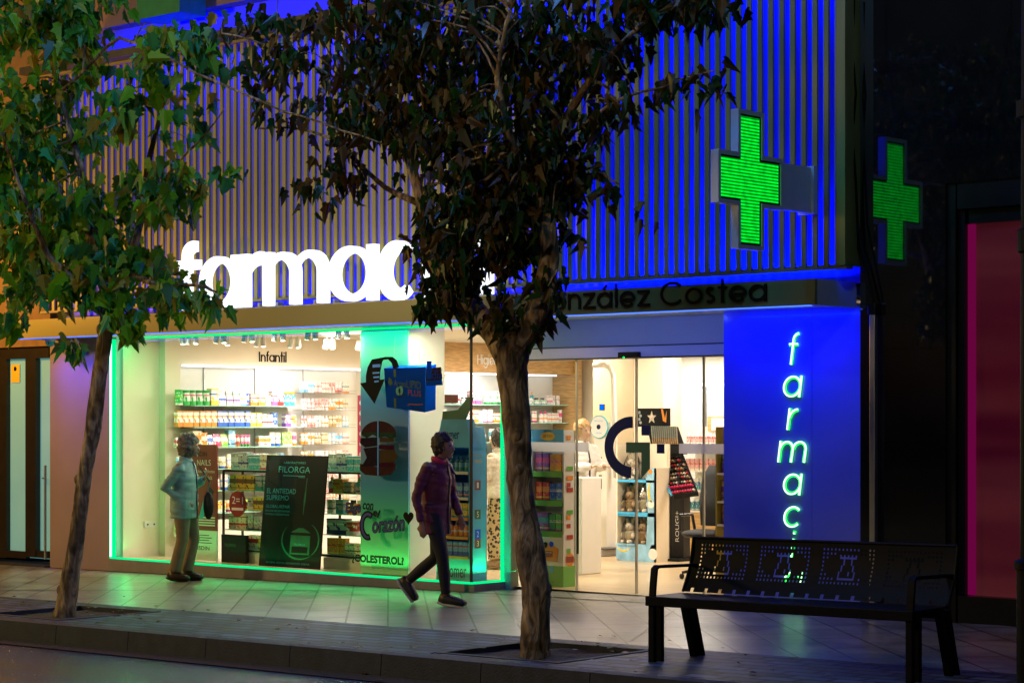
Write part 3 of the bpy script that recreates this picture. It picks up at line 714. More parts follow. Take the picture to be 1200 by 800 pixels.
# glazed lit door at the very back
a, b = xa(790, 24.4), xa(850, 24.4)
m = MB().use('plastic_white'); m.box(a, b + .3, 24.40, 24.46, .03, 2.25); m.use('niche_tube'); m.box(a, b + .3, 24.36, 24.40, 2.27, 2.31)
m.use('grey_frame'); m.box(xa(825, 24.38), xa(827, 24.38), 24.37, 24.40, .03, 2.25); m.build('back_door', B)
fr = side(XL + .10, 0, 0)
m = MB().use('print_black'); y0 = ya(303, XL + .1); y1 = ya(336, XL + .1); letters(m, fr, 'Infantil', y0, onX(318, 424, XL + .1).z, .093, .16, .002, .012, fit=y1 - y0)
m.build('wall_lettering', B)
fr = side(XL + .42, 0, 0)
m = MB().use('print_white'); y0 = ya(559, XL + .42); y1 = ya(588, XL + .42); letters(m, fr, 'Higiene', y0, onX(570, 427, XL + .42).z, .10, .14, .002, .012, fit=y1 - y0)
m.build('wall_lettering', B)
# ceiling spots: two rows
def spot_at(x, y, z, white, i):
    t = thing('ceiling_spotlight', '', 'spotlight', (x, y, z))
    m = MB().use('plastic_white' if white else 'grey_frame'); m.tube([(0, 0, 0), (0, 0, -.04)], .01, 6); m.build('stem', t, local=True)
    m = MB().use('plastic_white' if white else 'grey_frame'); q = Vector((.02 * (-1) ** i, -.01, -.15)); m.tube([(0, 0, -.035), q], .034, 10); m.build('housing', t, local=True)
    m = MB().use('lamp_white'); m.tube([q * 1.01, q * 1.02], .027, 10); m.build('lens', t, local=True)
    return t
ords = ['first', 'second', 'third', 'fourth', 'fifth', 'sixth', 'seventh', 'eighth', 'ninth', 'tenth', 'eleventh', 'twelfth', 'thirteenth', 'fourteenth', 'fifteenth', 'sixteenth', 'seventeenth', 'eighteenth', 'nineteenth', 'twentieth', 'twenty-first', 'twenty-second', 'twenty-third', 'twenty-fourth']
for i, px in enumerate((214, 222, 229, 255, 262, 288, 295, 323, 331, 362, 369, 398, 406)):
    s = spot_at(xa(px, 16.35), 16.35, CEIL - .03, False, i); tag(s, f'grey ceiling spotlight, {ords[i]} from the left in the front row', 'spotlight', 'grey spotlights in the front row')
m = MB().use('plastic_white'); rx = XL + 1.3
m.box(rx - .02, rx + .02, 16.9, 20.9, CEIL - .05, CEIL - .02); m.box(rx - .01, rx + .01, 18, 18.04, CEIL - .02, CEIL); solo(m, 'lighting_track', (rx, 18.9, CEIL), 'white lighting track on the ceiling behind the grey spotlights', 'track')
for i, px in enumerate((266, 302, 308, 342, 349, 383, 389, 421)):
    s = spot_at(rx, ya(px, rx), CEIL - .05, True, i); tag(s, f'white track spotlight above the Infantil sign, {ords[i]} from the left', 'spotlight', 'white spotlights on the track')
# recessed ceiling panels
for i, (x, y) in enumerate(((-18.9, 18.3), (-16.2, 18.6), (-13.6, 18.4), (-18.6, 21.6), (-16.0, 21.8), (-13.2, 21.6))):
    m = MB().use('lamp_white'); m.box(x - .5, x + .5, y - .1, y + .1, CEIL - .012, CEIL - .002)
    m.build('light_panel', B)

# ------------------------------------------------------------------ shop signs
T = thing('illuminated_sign', 'big glowing white letters reading farmacia standing on the canopy against the slats', 'sign', (-16.3, 15.32, 3.01))
fr = front(0, 15.34, 3.03)
def bigletter(x0, wd, kind):
    xh = .585; m = MB().use('sign_white'); w0, w1 = -.03, .05
    st = .122; F = fr
    def ring(cx, rx, icx, inx):
        n = 40; o = []; q = []
        for k in range(n):
            a = 2 * math.pi * k / n; o.append((cx + rx * math.cos(a), xh / 2 + xh / 2 * math.sin(a)))
            q.append((icx + inx * math.cos(a), xh / 2 + .215 * math.sin(a)))
        vs = [F(*p, w1) for p in o] + [F(*p, w1) for p in q] + [F(*p, w0) for p in o] + [F(*p, w0) for p in q]; fs = []
        for k in range(n):
            j = (k + 1) % n
            fs += [(k, j, n + j, n + k), (2 * n + k, 3 * n + k, 3 * n + j, 2 * n + j), (k, 2 * n + k, 2 * n + j, j), (n + k, n + j, 3 * n + j, 3 * n + k)]
        m.add(vs, fs)
    if kind == 'a':
        ring(x0 + wd * .46, wd * .46, x0 + (wd + .02) / 2, (wd - .275) / 2); m.fbox(F, x0 + wd - st, x0 + wd, 0, xh, w0, w1 + .002)
    if kind == 'c':
        P = arc(x0 + wd * .5, xh / 2, wd * .5 - .07, 50, 310, 24, xh / 2 - .045)
        m.ribbon(F, P, [.09 + .08 * abs(math.sin(math.pi * i / 24)) for i in range(25)], w0, w1)
    if kind == 'm' or kind == 'r':
        m.fbox(F, x0, x0 + st, 0, xh, w0, w1 + .002)
        k = 2 if kind == 'm' else 1; step = (wd - st) / 2 if kind == 'm' else wd * 1.15
        for i in range(k):
            a = x0 + st / 2 + i * step
            if kind == 'm':
                P = arc(a + step / 2, xh * .60, step / 2, 172, 0, 14, xh * .40 - .05) + [(a + step, 0)]
                m.ribbon(F, P, [.05 + .080 * min(1, max(0, (j - 4) / 7)) for j in range(len(P))], w0, w1 + .001 * i)
            else:
                P = arc(x0 + st + .19, xh * .52, .24, 165, 85, 8, xh * .48 - .06); m.ribbon(F, P, [.06 + .012 * j for j in range(9)], w0, w1)
    if kind == 'f':
        P = [(x0 + .15, 0), (x0 + .15, .60)] + arc(x0 + .29, .62, .14, 175, 85, 8, .10); m.ribbon(F, P, st, w0, w1)
        m.fbox(F, x0, x0 + .36, xh - .13, xh - .02, w0, w1 + .002)
    if kind == 'i':
        m.fbox(F, x0, x0 + st, 0, xh, w0, w1); m.disc(F, x0 + st / 2, xh + .13, .085, w0, w1)
    return m
for kind, x0, x1 in (('f', -18.70, -18.33), ('a', -18.31, -17.64), ('r', -17.61, -17.27), ('m', -17.23, -16.24), ('a', -16.20, -15.49), ('c', -15.44, -14.88), ('i', -14.80, -14.65), ('a', -14.58, -13.88)):
    bigletter(x0, x1 - x0, kind).build('letter', T)
m = MB().use('grey_frame')
for i in range(16): x = -18.6 + i * .3; m.box(x, x + .03, 15.37, 15.45, 3.0, 3.07)
m.box(-18.7, -13.9, 15.36, 15.38, 3.012, 3.026); m.build('mounting_rail', T)

T = thing('name_sign', 'dark raised letters reading González Costea on the canopy fascia', 'sign', (xa(770, YC), YC, 2.78))
fr = front(0, YC - .012, 0); m = MB().use('print_black')
u0 = xa(621, YC); u1 = xa(765, YC)
zb = onY(700, 361, YC).z
letters(m, fr, 'González', u0, zb - .005, .152, .165, 0, .012, fit=xa(765, YC) - u0)
letters(m, fr, 'Costea', xa(775, YC), zb - .005, .152, .165, 0, .012, fit=xa(903, YC) - xa(775, YC))
m.build('lettering', T)

T = thing('neon_sign', 'vertical green and white neon letters reading farmacia on the blue pilaster', 'sign', (-10.72, YF, .2))
fr = front(0, YF - .012, 0)
mw = MB().use('neon_green_white'); mg = MB().use('neon_green_rim')
zt = onY(930, 427, YF - .03).z
for i, c in enumerate('farmacia'):
    z = zt - i * .2965
    wd = {'f': .5, 'a': 1, 'r': .5, 'm': 1.52, 'c': .95, 'i': .24}[c] * .195
    for q, sw, a, b in ((mg, .150, 0, .004), (mw, .075, .005, .012)):
        q = MB().use('neon_green_white' if q is mw else 'neon_green_rim'); letters(q, fr, c, -10.715 - wd / 2 - .02, z, .195, sw, a, b, shear=.14); q.build('letter' if sw < .15 else 'letter_glow', T)

# cross
XC = -10.2
ycs = (ya(842, XC), ya(918, XC)); yc = sum(ycs) / 2; hw = (ycs[1] - ycs[0]) / 2
zc = onX(880, 211, XC).z; hh = .585
T = thing('pharmacy_cross', 'green glowing LED pharmacy cross sticking out from the slat screen', 'sign', (XC, yc, zc - hh))
def cross_pts(a, b, t, tv):  # half sizes
    return [(-t, -b), (t, -b), (t, -tv), (a, -tv), (a, tv), (t, tv), (t, b), (-t, b), (-t, tv), (-a, tv), (-a, -tv), (-t, -tv)]
t_ = .19; tv = .22
for sgn, xx in ((1, XC), (-1, XC - .12)):
    pass
m = MB().use('casing_grey')
F = Fr((XC - .075, yc, zc), (0, 1, 0), (0, 0, 1), (1, 0, 0))
o = cross_pts(hw, hh, t_, tv); i_ = cross_pts(hw - .035, hh - .035, t_ - .035, tv - .035)
n = 12
vs = [F(*p, .075) for p in o] + [F(*p, .075) for p in i_] + [F(*p, -.005) for p in o] + [F(*p, -.005) for p in i_] + [F(*p, .062) for p in i_] + [F(*p, .01) for p in i_]
fs = []
for k in range(n):
    j = (k + 1) % n
    fs += [(k, j, n + j, n + k), (2 * n + k, 3 * n + k, 3 * n + j, 2 * n + j), (k, 2 * n + k, 2 * n + j, j), (n + k, n + j, 4 * n + j, 4 * n + k), (3 * n + k, 5 * n + k, 5 * n + j, 3 * n + j)]
m.add(vs, fs); m.build('casing', T)
m = MB().use('black_frame'); m.prism(F, i_, .012, .058); m.build('backing_board', T)
i2 = cross_pts(hw - .055, hh - .055, t_ - .055, tv - .055)
m = MB().use('led_matrix'); m.prism(F, i2, .059, .062); m.build('led_panel', T)
m = MB().use('led_matrix'); m.prism(F, i2, .006, .009); m.build('led_panel', T)
m = MB().use('casing_grey'); y1 = ycs[1]; m.box(XC - .07, XC - .005, y1 + .002, 15.49, zc - .21, zc + .19); m.box(XC - .14, XC + .03, 15.44, 15.495, zc - .22, zc + .20); m.build('bracket', T)

# ------------------------------------------------------------------ neighbour on the left: doorway
N1 = thing('neighbour_doorway', 'brown framed glass entrance doors beside the pharmacy under a dark wall', 'building', (-23, 16, -.1))
m = MB().use('brown_wall'); m.box(-40, -24.4, YF, 16.6, -.4, 6.6); m.box(-24.4, -22.01, 16.06, 16.6, 2.62, 6.6); m.box(-40, -22.0, 15.94, 16.06, 2.72, 6.6); m.build('wall', N1)
m = MB().use('door_brown'); YN = 16.05
def nb(p0, p1, q0, q1, d0=0, d1=.06): m.box(xa(p0, YN), xa(p1, YN), YN - d1, YN - d0, onY((p0 + p1) / 2, q1, YN).z, onY((p0 + p1) / 2, q0, YN).z)
nb(-20, 12, 405, 652); nb(12, 61.5, 405, 420); nb(35, 47, 420, 652, -.01, .07); nb(12, 35, 645, 653); nb(47, 61.5, 645, 653); nb(-20, 12, 395, 405); nb(12, 61.5, 395, 405, 0, .09)
m.build('door_frame', N1)
m = MB().use('door_glass_lit'); m.box(xa(10, YN), xa(63, YN), YN + .0, YN + .02, .0, 2.6); m.build('door_glass', N1)
m = MB().use('steel'); m.tube([onY(53, 545, YN - .12), onY(53, 655, YN - .12)], .016); m.tube([onY(53, 560, YN - .12), onY(50, 560, YN - .04)], .01); m.build('door_handle', N1)
m = MB().use('print_yellow'); fr = front(0, YN - .012, 0); a = xa(14, YN); b = xa(24, YN); m.fbox(fr, a, b, ZY(19, 448, YN), ZY(19, 427, YN), 0, .003); m.use('print_black'); m.disc(fr, (a + b) / 2, ZY(19, 432, YN), .03, .003, .005)
m.build('warning_notice', N1)
m = MB().use('curb'); m.box(-26, -22.0, 15.86, 16.3, -.3, gz(-23) + .03); m.build('door_step', N1)

t = thing('security_camera', 'small dome camera under the left end of the canopy', 'camera', tuple(onY(59, 398, 15.5)))
m = MB().use('plastic_white'); m.lathe((0, 0, 0), [(.05, .04), (.065, .02), (.065, -.02)], 18); m.build('mount', t, local=True)
m = MB().use('teal_print'); m.ell((0, 0, -.03), (.06, .06, .055)); m.build('dome', t, local=True, smooth=True)
m = MB().use('print_black'); m.ell((-.01, -.052, -.045), (.012, .01, .012), 8, 6); m.ell((.025, -.048, -.045), (.012, .01, .012), 8, 6); m.build('lens', t, local=True)

# ------------------------------------------------------------------ neighbour on the right: polished dark stone
N2 = thing('granite_building', 'dark polished stone facade with a red lit window beside the pharmacy', 'building', (-7, YG, 0))
pl, pr = xa(1108, YG), -6.2
zt_ = onY(1150, 212, YG).z
m = MB().use('granite'); m.box(-9.86, pl, YG, 16.8, -.3, 14); m.box(pl, 12, YG, 16.8, zt_, 14); m.box(pr, 12, YG, 16.8, -.3, zt_); m.build('wall', N2)
m = MB().use('black_frame'); Yf = YG + .06
a, b = pl, pr
zw0 = .12 
m.box(a, a + .08, YG + .03, Yf + .2, 0, zt_); m.box(a + .10, b, YG + .02, Yf + .1, zt_ - .22, zt_); m.box(a + .08, a + .14, YG + .08, Yf + .2, zw0, zt_ - .22); m.box(a + .17, b, YG + .09, Yf + .2, zt_ - .34, zt_ - .221)
m.box(a + .1, b, YG + .03, Yf + .2, 0, .30)
m.build('window_frame', N2)
m = MB().use('red_window'); m.box(a + .17, b, Yf + .1, Yf + .14, .30, zt_ - .34); m.build('red_window', N2)
m = MB().use('magenta_glow'); m.box(a + .15, a + .205, Yf + .05, Yf + .095, .305, zt_ - .345); m.build('light_tube', N2)  # window frame strip; the pink light on it is painted as glow
t = thing('downpipe', 'thin metal downpipe on the dark wall right of the blue pilaster', 'pipe', (xa(1024, YG - .05), YG - .05, 0))
m = MB().use('steel'); zt2 = onY(1024, 369, YG).z; m.box(-.028, .028, -.03, .02, 0.1, zt2 - t.location.z, .006); m.build('pipe', t, local=True)
m = MB().use('black_frame'); m.box(-.04, .04, -.04, .045, zt2, zt2 + .1, .006); m.build('bracket', t, local=True)
for k, (pts, lab) in enumerate(((((998, 60), (1001, 120), (1000, 175), (1004, 240), (1006, 290), (1015, 320), (1024, 355), (1025, 370)), 'black cable hanging down the slat screen edge onto the downpipe'),
                  (((1001, 0), (999, 60), (1003, 110), (999, 160), (1003, 215), (1005, 262), (1011, 292), (1022, 345), (1024, 368)), 'second black cable running beside the slat screen edge'))):
    m = MB().use('print_black'); P = [onY(p[0], p[1], YG - .05 - .03 * k) for p in pts]; m.tube(P, .012, 6); solo(m, 'cable', P[-1], lab, 'cable')

# ------------------------------------------------------------------ trees
def tree(name, label, base, Y, trunk, limbs, blobs, leafsize, cols, seed, leaves_per=7, twigs=140, narrow=1.0, thin=1.0):
    rnd = random.Random(seed)
    T = thing(name, label, 'tree', base, 'street trees along the kerb')
    m = MB().use('bark')
    def pts3(P, j=0.0):
        out = []
        for q in P:
            v = onY(q[0], q[1], Y + (q[3] if len(q) > 3 else 0)); out.append((v, q[2]))
        return out
    def rough(P, sub=4):
        pp = []; rr = []
        for i in range(len(P) - 1):
            for k in range(sub):
                t = k / sub; pp.append(P[i][0].lerp(P[i + 1][0], t)); rr.append(P[i][1] * (1 - t) + P[i + 1][1] * t)
        pp.append(P[-1][0]); rr.append(P[-1][1])
        for i in range(1, len(pp) - 1): pp[i] = (pp[i - 1] + pp[i] * 2 + pp[i + 1]) / 4
        return pp, rr
    P = pts3(trunk); pp, rr = rough(P, 5)
    rr = [r_ * .92 * (1 + .10 * mnoise.noise(Vector((i_ * .55, seed, 0)))) for i_, r_ in enumerate(rr)]
    b0 = len(m.v); m.tube(pp, rr, 22)
    for _ in range(5):
        q = rnd.randrange(3, len(pp) - 3); a_ = rnd.uniform(0, 6.28); m.ell(pp[q] + Vector((math.cos(a_), math.sin(a_), 0)) * rr[q] * .85, (.035, .035, .05), 8, 6)
    skel = list(zip(pp, rr))[len(pp) * 2 // 3:]
    for L in limbs:
        P = pts3(L); pp, rr = rough(P, 5); m.tube(pp, rr, 10); skel += list(zip(pp, rr))
    for i, v in enumerate(m.v):
        n = mnoise.noise_vector(Vector((v.x * 3.2, v.y * 3.2, v.z * 1.6))); n2 = mnoise.noise_vector(Vector((v.x * 11, v.y * 11, v.z * 7)))
        m.v[i] = v + n * 0.022 + n2 * 0.008
    # clumps of leaves
    cent = []
    for (px, py, rx, ry, n, dep) in blobs:
        c = onY(px, py, Y); s = (onY(px + 1, py, Y) - c).length * 1.0
        sc = 1 / (FPX / ((c - O).dot(Vector((VX, VY, 0)))))
        for _ in range(max(1, round(n * thin))):
            while True:
                q = Vector((rnd.uniform(-1, 1), rnd.uniform(-1, 1), rnd.uniform(-1, 1)))
                if q.length < 1: break
            p = c + Vector((RX, RY, 0)) * (q.x * rx * sc) + Vector((VX, VY, 0)) * (q.y * dep) + Vector((0, 0, 1)) * (q.z * ry * sc)
            cent.append(p)
    sk = skel[:]
    for c in rnd.sample(cent, min(twigs, len(cent))):
        s, r = min(sk, key=lambda a: (a[0] - c).length + 0.15 * rnd.random())
        mid = s.lerp(c, .5) + Vector((rnd.uniform(-.08, .08), rnd.uniform(-.08, .08), rnd.uniform(0, .14)))
        r0 = min(r * .6, 0.014 + 0.006 * (c - s).length)
        if (c - s).length < 2.2: m.tube([s, s.lerp(mid, .5) + Vector((0, 0, .02)), mid, mid.lerp(c, .55) + Vector((0, 0, .015)), c], [r0, r0 * .85, r0 * .65, r0 * .5, .003], 5)
    m.build('trunk', T, smooth=True)
    half = [(0, 0), (.20, -.06), (.46, .10), (.36, .28), (.56, .52), (.30, .58), (.20, .84), (0, 1.18)]
    vs = []; fs = []; cols_ = []
    for c in cent:
        tw = Vector((rnd.uniform(-1, 1), rnd.uniform(-1, 1), rnd.uniform(-.8, .2))).normalized()
        for k in range(leaves_per):
            o = c + tw * rnd.uniform(-.16, .16) + Vector((rnd.gauss(0, .05), rnd.gauss(0, .05), rnd.gauss(0, .05)))
            d = (Vector((0, 0, -1)) + Vector((rnd.gauss(0, .45), rnd.gauss(0, .45), rnd.gauss(0, .35)))).normalized()
            nrm = Vector((rnd.gauss(0, 1), rnd.gauss(0, 1), rnd.uniform(.1, .9))); x = d.cross(nrm).normalized(); nn = x.cross(d)
            s = leafsize * rnd.uniform(.55, 1.2); wd = rnd.uniform(.72, 1.05) * narrow; fold = rnd.uniform(.12, .9); curl = rnd.uniform(-.15, .6)
            b = len(vs)
            for sg in (1, -1):
                for (a, l) in half: vs.append(o + x * (a * sg * s * wd) + d * (l * s) + nn * (a * fold * s - curl * l * l * s * .5))
            n = len(half); fs.append(tuple(range(b, b + n))); fs.append(tuple(range(b + 2 * n - 1, b + n - 1, -1)))
            cc = rnd.choice(cols); v = rnd.uniform(.6, 1.3); cols_ += [(cc[0] * v, cc[1] * v, cc[2] * v, 1)] * (2 * n)
    me = bpy.data.meshes.new('crown'); off = Vector(base)
    me.from_pydata([tuple(v - off) for v in vs], [], fs); me.materials.append(M['leaf'])
    at = me.color_attributes.new('leafcol', 'FLOAT_COLOR', 'POINT'); at.data.foreach_set('color', [q for c in cols_ for q in c])
    o = bpy.data.objects.new('crown', me); col.objects.link(o); o.parent = T
    return T
TY = 11.8
GREENS = [(0.12, 0.38, 0.01), (0.20, 0.46, 0.01), (0.07, 0.28, 0.02), (0.30, 0.46, 0.03), (0.36, 0.30, 0.03), (0.05, 0.36, 0.10), (0.04, 0.16, 0.02)]
b1 = onY(76, 719, TY); b1.z = gz(b1.x) - .03
tree('street_tree', 'slim leaning street tree with big green leaves in front of the left pilaster', b1, TY,
     [(76, 722, .130), (78, 712, .100), (85, 660, .083), (94, 600, .078), (103, 540, .076), (112, 470, .074), (121, 405, .074), (126, 375, .085), (129, 355, .08)],
     [[(128, 360, .07), (118, 320, .055), (103, 270, .04), (95, 200, .03), (70, 110, .02), (60, 30, .015)],
      [(129, 362, .06, 0), (150, 320, .045, .15), (165, 260, .035, .3), (175, 180, .025, .4), (200, 90, .018, .5)],
      [(124, 372, .04, 0), (95, 335, .035, -.2), (55, 300, .028, -.4), (30, 240, .02, -.5), (10, 180, .012, -.6)],
      [(150, 320, .03, .1), (190, 335, .02, 0), (235, 335, .012, -.1), (262, 345, .007, -.1)],
      [(70, 110, .018, 0), (140, 40, .014, -.2), (230, 85, .012, -.4), (330, 130, .009, -.5), (450, 168, .006, -.6)],
      [(165, 250, .02, .3), (200, 200, .014, .2), (235, 165, .009, .1), (262, 128, .005, 0)]],
     [(55, 50, 85, 60, 42, .9), (55, 150, 85, 60, 52, .9), (75, 245, 85, 50, 50, .8), (128, 318, 75, 38, 38, .6), (40, 315, 42, 50, 24, .6), (15, 200, 32, 95, 30, .6),
      (185, 120, 50, 45, 20, .6), (172, 215, 45, 40, 19, .6), (228, 345, 32, 22, 7, .3), (190, 335, 40, 24, 9, .4), (150, 372, 30, 18, 6, .3), (100, 398, 22, 10, 3, .2),
      (80, 20, 85, 30, 22, .8), (205, 50, 45, 40, 12, .6), (8, 375, 14, 30, 4, .3), (40, -50, 130, 50, 30, .9), (205, 215, 30, 22, 6, .3), (268, 198, 4, 6, 1, .1), (240, 60, 30, 40, 6, .4)],
     .152, GREENS, 3, 9, 110, .92, .80)
b2 = onY(628, 768, TY); b2.z = gz(b2.x) - .03
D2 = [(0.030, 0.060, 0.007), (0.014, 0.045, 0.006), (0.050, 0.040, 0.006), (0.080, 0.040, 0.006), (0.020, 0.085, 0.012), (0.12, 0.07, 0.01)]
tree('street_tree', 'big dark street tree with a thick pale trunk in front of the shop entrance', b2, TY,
     [(628, 772, .135), (627, 760, .120), (627, 730, .118), (628, 690, .122), (622, 650, .120), (616, 610, .112), (609, 560, .108), (606, 510, .107), (603, 460, .115), (600, 430, .130), (600, 405, .15), (602, 390, .12)],
     [[(598, 415, .13), (580, 390, .11), (553, 365, .09), (530, 345, .075), (508, 300, .06), (495, 240, .045), (470, 160, .03), (430, 80, .02), (400, 20, .014)],
      [(602, 412, .12), (618, 385, .10), (635, 350, .085), (645, 300, .07), (640, 240, .055), (650, 160, .04), (700, 80, .025), (760, 20, .014)],
      [(530, 345, .05, 0), (545, 280, .045, .3), (560, 200, .04, .5), (565, 120, .03, .6), (560, 30, .02, .7), (555, -60, .015, .7)],
      [(640, 240, .035, 0), (600, 170, .03, -.4), (580, 90, .02, -.6), (600, 10, .015, -.7)],
      [(495, 240, .03, 0), (440, 215, .02, .2), (400, 165, .014, .3), (350, 150, .010, .4), (300, 150, .008, .5)],
      [(470, 160, .02, 0), (420, 108, .013, -.2), (340, 60, .010, -.3), (260, 40, .007, -.4)],
      [(650, 170, .02, 0), (720, 118, .012, -.1), (780, 102, .008, -.1), (835, 82, .004, -.1)],
      [(645, 230, .02, 0), (690, 195, .010, 0), (725, 215, .006, 0)]],
     [(425, 55, 115, 62, 62, 1.2), (555, 55, 135, 75, 112, 1.2), (672, 45, 85, 50, 44, 1.0), (462, 140, 92, 50, 52, 1.0), (590, 160, 95, 70, 98, 1.0), (565, 262, 80, 62, 84, .8),
      (635, 250, 40, 75, 36, .6), (505, 290, 24, 28, 7, .3), (515, 345, 26, 20, 6, .3), (540, 340, 45, 30, 22, .4), (612, 360, 38, 22, 12, .4), (790, 2, 85, 20, 34, .6), (700, 130, 40, 32, 11, .5),
      (330, 100, 50, 35, 12, .6), (362, 222, 18, 18, 3, .2), (408, 205, 34, 30, 7, .3), (700, 212, 22, 10, 2, .15), (728, 228, 6, 12, 1, .1), (300, 35, 50, 32, 9, .5), (820, 92, 22, 14, 3, .15),
      (790, 105, 12, 10, 2, .1), (660, 190, 35, 30, 9, .3), (640, 330, 15, 20, 4, .2), (560, -60, 220, 55, 80, 1.2), (430, -50, 120, 40, 25, 1.0)],
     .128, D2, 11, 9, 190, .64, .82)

vs = []; fs = []; cl = []; rl = random.Random(21)
for _ in range(150):
    cx_, cy_ = rl.choice(PITS); x = cx_ + rl.gauss(0, 1.3); y = min(15.7, max(10.7, cy_ + rl.gauss(0, .6)))
    z = gz(x) + (.012 if y > 11.1 else (.02 if y > 10.95 else -.145)); a = rl.uniform(0, 6.28); s_ = rl.uniform(.03, .06); b = len(vs)
    for (u, l) in ((0, -.5), (.45, -.2), (.35, .2), (.1, .7), (-.3, .25), (-.45, -.15)):
        vs.append((x + s_ * (u * math.cos(a) - l * math.sin(a)), y + s_ * (u * math.sin(a) + l * math.cos(a)), z + rl.uniform(0, .012)))
    fs.append(tuple(range(b, b + 6))); c = rl.choice(((.16, .09, .03), (.10, .06, .02), (.18, .15, .03), (.05, .08, .02))); cl += [(*c, 1)] * 6
me = bpy.data.meshes.new('fallen_leaves'); me.from_pydata(vs, [], fs); me.materials.append(M['leaf'])
at = me.color_attributes.new('leafcol', 'FLOAT_COLOR', 'POINT'); at.data.foreach_set('color', [q for c in cl for q in c])
o = bpy.data.objects.new('fallen_leaves', me); col.objects.link(o); tag(o, 'small dry fallen leaves scattered on the paving around the tree pits', 'fallen leaves', None, 'stuff')
# ------------------------------------------------------------------ bench
BX0, BX1 = -9.17, -6.99
T = thing('street_bench', 'long black metal bench with tower shapes punched through its backrest', 'bench', (-8.08, 12.05, gz(-8.08)))
def shear_build(mb, name, **k):
    mb.v = [Vector((v.x, v.y, v.z + gz(v.x))) for v in mb.v]; return mb.build(name, T, **k)
NX, NZ = 141, 27; cu = (BX1 - BX0) / NX; cv = .40 / NZ
holes = set()
for p in range(4):
    c0 = 5 + p * 34; W_, H_ = 27, 17
    for i in range(0, W_, 2):
        for j in range(0, H_, 2):
            u = (i - (W_ - 1) / 2) / (W_ / 2); v = (j - (H_ - 1) / 2) / (H_ / 2)
            if (u / .86) ** 2 + (v / .88) ** 2 > 1 or j == 0: holes.add((c0 + i, 7 + j))
    for i in range(9, 18, 2): holes.add((c0 + i, 7 + 13))
    for i in range(9, 18): holes.add((c0 + i, 7 + 12))
    for j in range(3, 12):
        d = 2 if j > 8 else (1 if j > 5 else 0)
        holes.add((c0 + 9 + d, 7 + j)); holes.add((c0 + 17 - d, 7 + j))
    for i in range(9, 18): holes.add((c0 + i, 7 + 2))
    for j in (4, 5): holes.add((c0 + 14, 7 + j))
for k in range(18):
    for a in range(2):
        for b in range(2): holes.add((4 + k * 8 + a, 0 + b))
m = MB().use('black_paint')
def bp(i, j, o): 
    t = j / NZ; s = i / NX
    return (BX0 + (BX1 - BX0) * s, 12.20 + .13 * t + .03 * math.sin(t * 3.14) + o, .475 + .385 * t)
for o, fl in ((0, 0), (.006, 1)):
    b = len(m.v); vs = [bp(i, j, o) for j in range(NZ + 1) for i in range(NX + 1)]
    fs = []
    for j in range(NZ):
        for i in range(NX):
            if (i, j) in holes: continue
            q = (j * (NX + 1) + i, j * (NX + 1) + i + 1, (j + 1) * (NX + 1) + i + 1, (j + 1) * (NX + 1) + i); fs.append(q if not fl else q[::-1])
    m.add(vs, fs)
tp = [bp(0, NZ, .003), bp(NX, NZ, .003)]; m.tube(tp, .011, 8)
for s in (0, NX): m.tube([bp(s, 0, .003), bp(s, NZ // 2, .003), bp(s, NZ, .003)], .010, 8)
shear_build(m, 'backrest')
m = MB().use('black_paint')
m.box(BX0 + .0, BX1, 11.77, 12.19, .455, .468, .003); m.box(BX0, BX1, 11.755, 11.775, .40, .468, .006)
m.box(BX0, BX1, 11.80, 11.86, .395, .453); m.box(BX0, BX1, 12.10, 12.16, .395, .453)
shear_build(m, 'seat')
for x in (BX0 + .015, BX1 - .065):
    m = MB().use('black_paint')
    for (p, q) in (((11.79, .0), (11.79, .45)), ((11.88, .0), (11.88, .45))): m.box(x, x + .05, p[0] - .018, p[0] + .018, -.01, .44, .004)
    shear_build(m, 'leg')
    m = MB().use('black_paint'); fr = Fr((x, 0, 0), (0, 1, 0), (0, 0, 1), (1, 0, 0))
    for d in (0, .09): m.prism(fr, [(12.27 + d, -.01), (12.305 + d, -.01), (12.17 + d, .44), (12.13 + d, .44)], 0, .05)
    shear_build(m, 'leg')
    m = MB().use('black_paint'); m.ribbon(fr, [(11.785, .40), (11.80, .55), (11.815, .66), (11.84, .675), (12.29, .665)], .022, 0, .05); shear_build(m, 'armrest')

# ------------------------------------------------------------------ pole at the right edge
px_, py_ = -6.05, 11.85
c = onY(1207, 490, 11.8)
T = thing('lamp_post', 'dark metal lamp post with a wider base at the right edge', 'lamp post', (c.x, 11.8, gz(c.x)))
m = MB().use('black_paint'); m.tube([(0, 0, .8), (0, 0, 7.2)], [.062, .045], 20); m.build('pole', T, local=True, smooth=False)
m = MB().use('black_paint'); m.lathe((0, 0, 0), [(.09, 0), (.09, .05), (.082, .06), (.082, .76), (.098, .765), (.098, .81), (.065, .83)], 24); m.build('base', T, local=True)
m = MB().use('black_paint'); m.lathe((0, 0, 0), [(.064, 2.72), (.078, 2.73), (.078, 2.86), (.064, 2.87)], 20); m.build('collar', T, local=True)
m = MB().use('black_paint'); m.lathe((0, 0, 0), [(.06, 3.55), (.085, 3.56), (.085, 3.66), (.06, 3.67)], 20); m.build('collar', T, local=True)

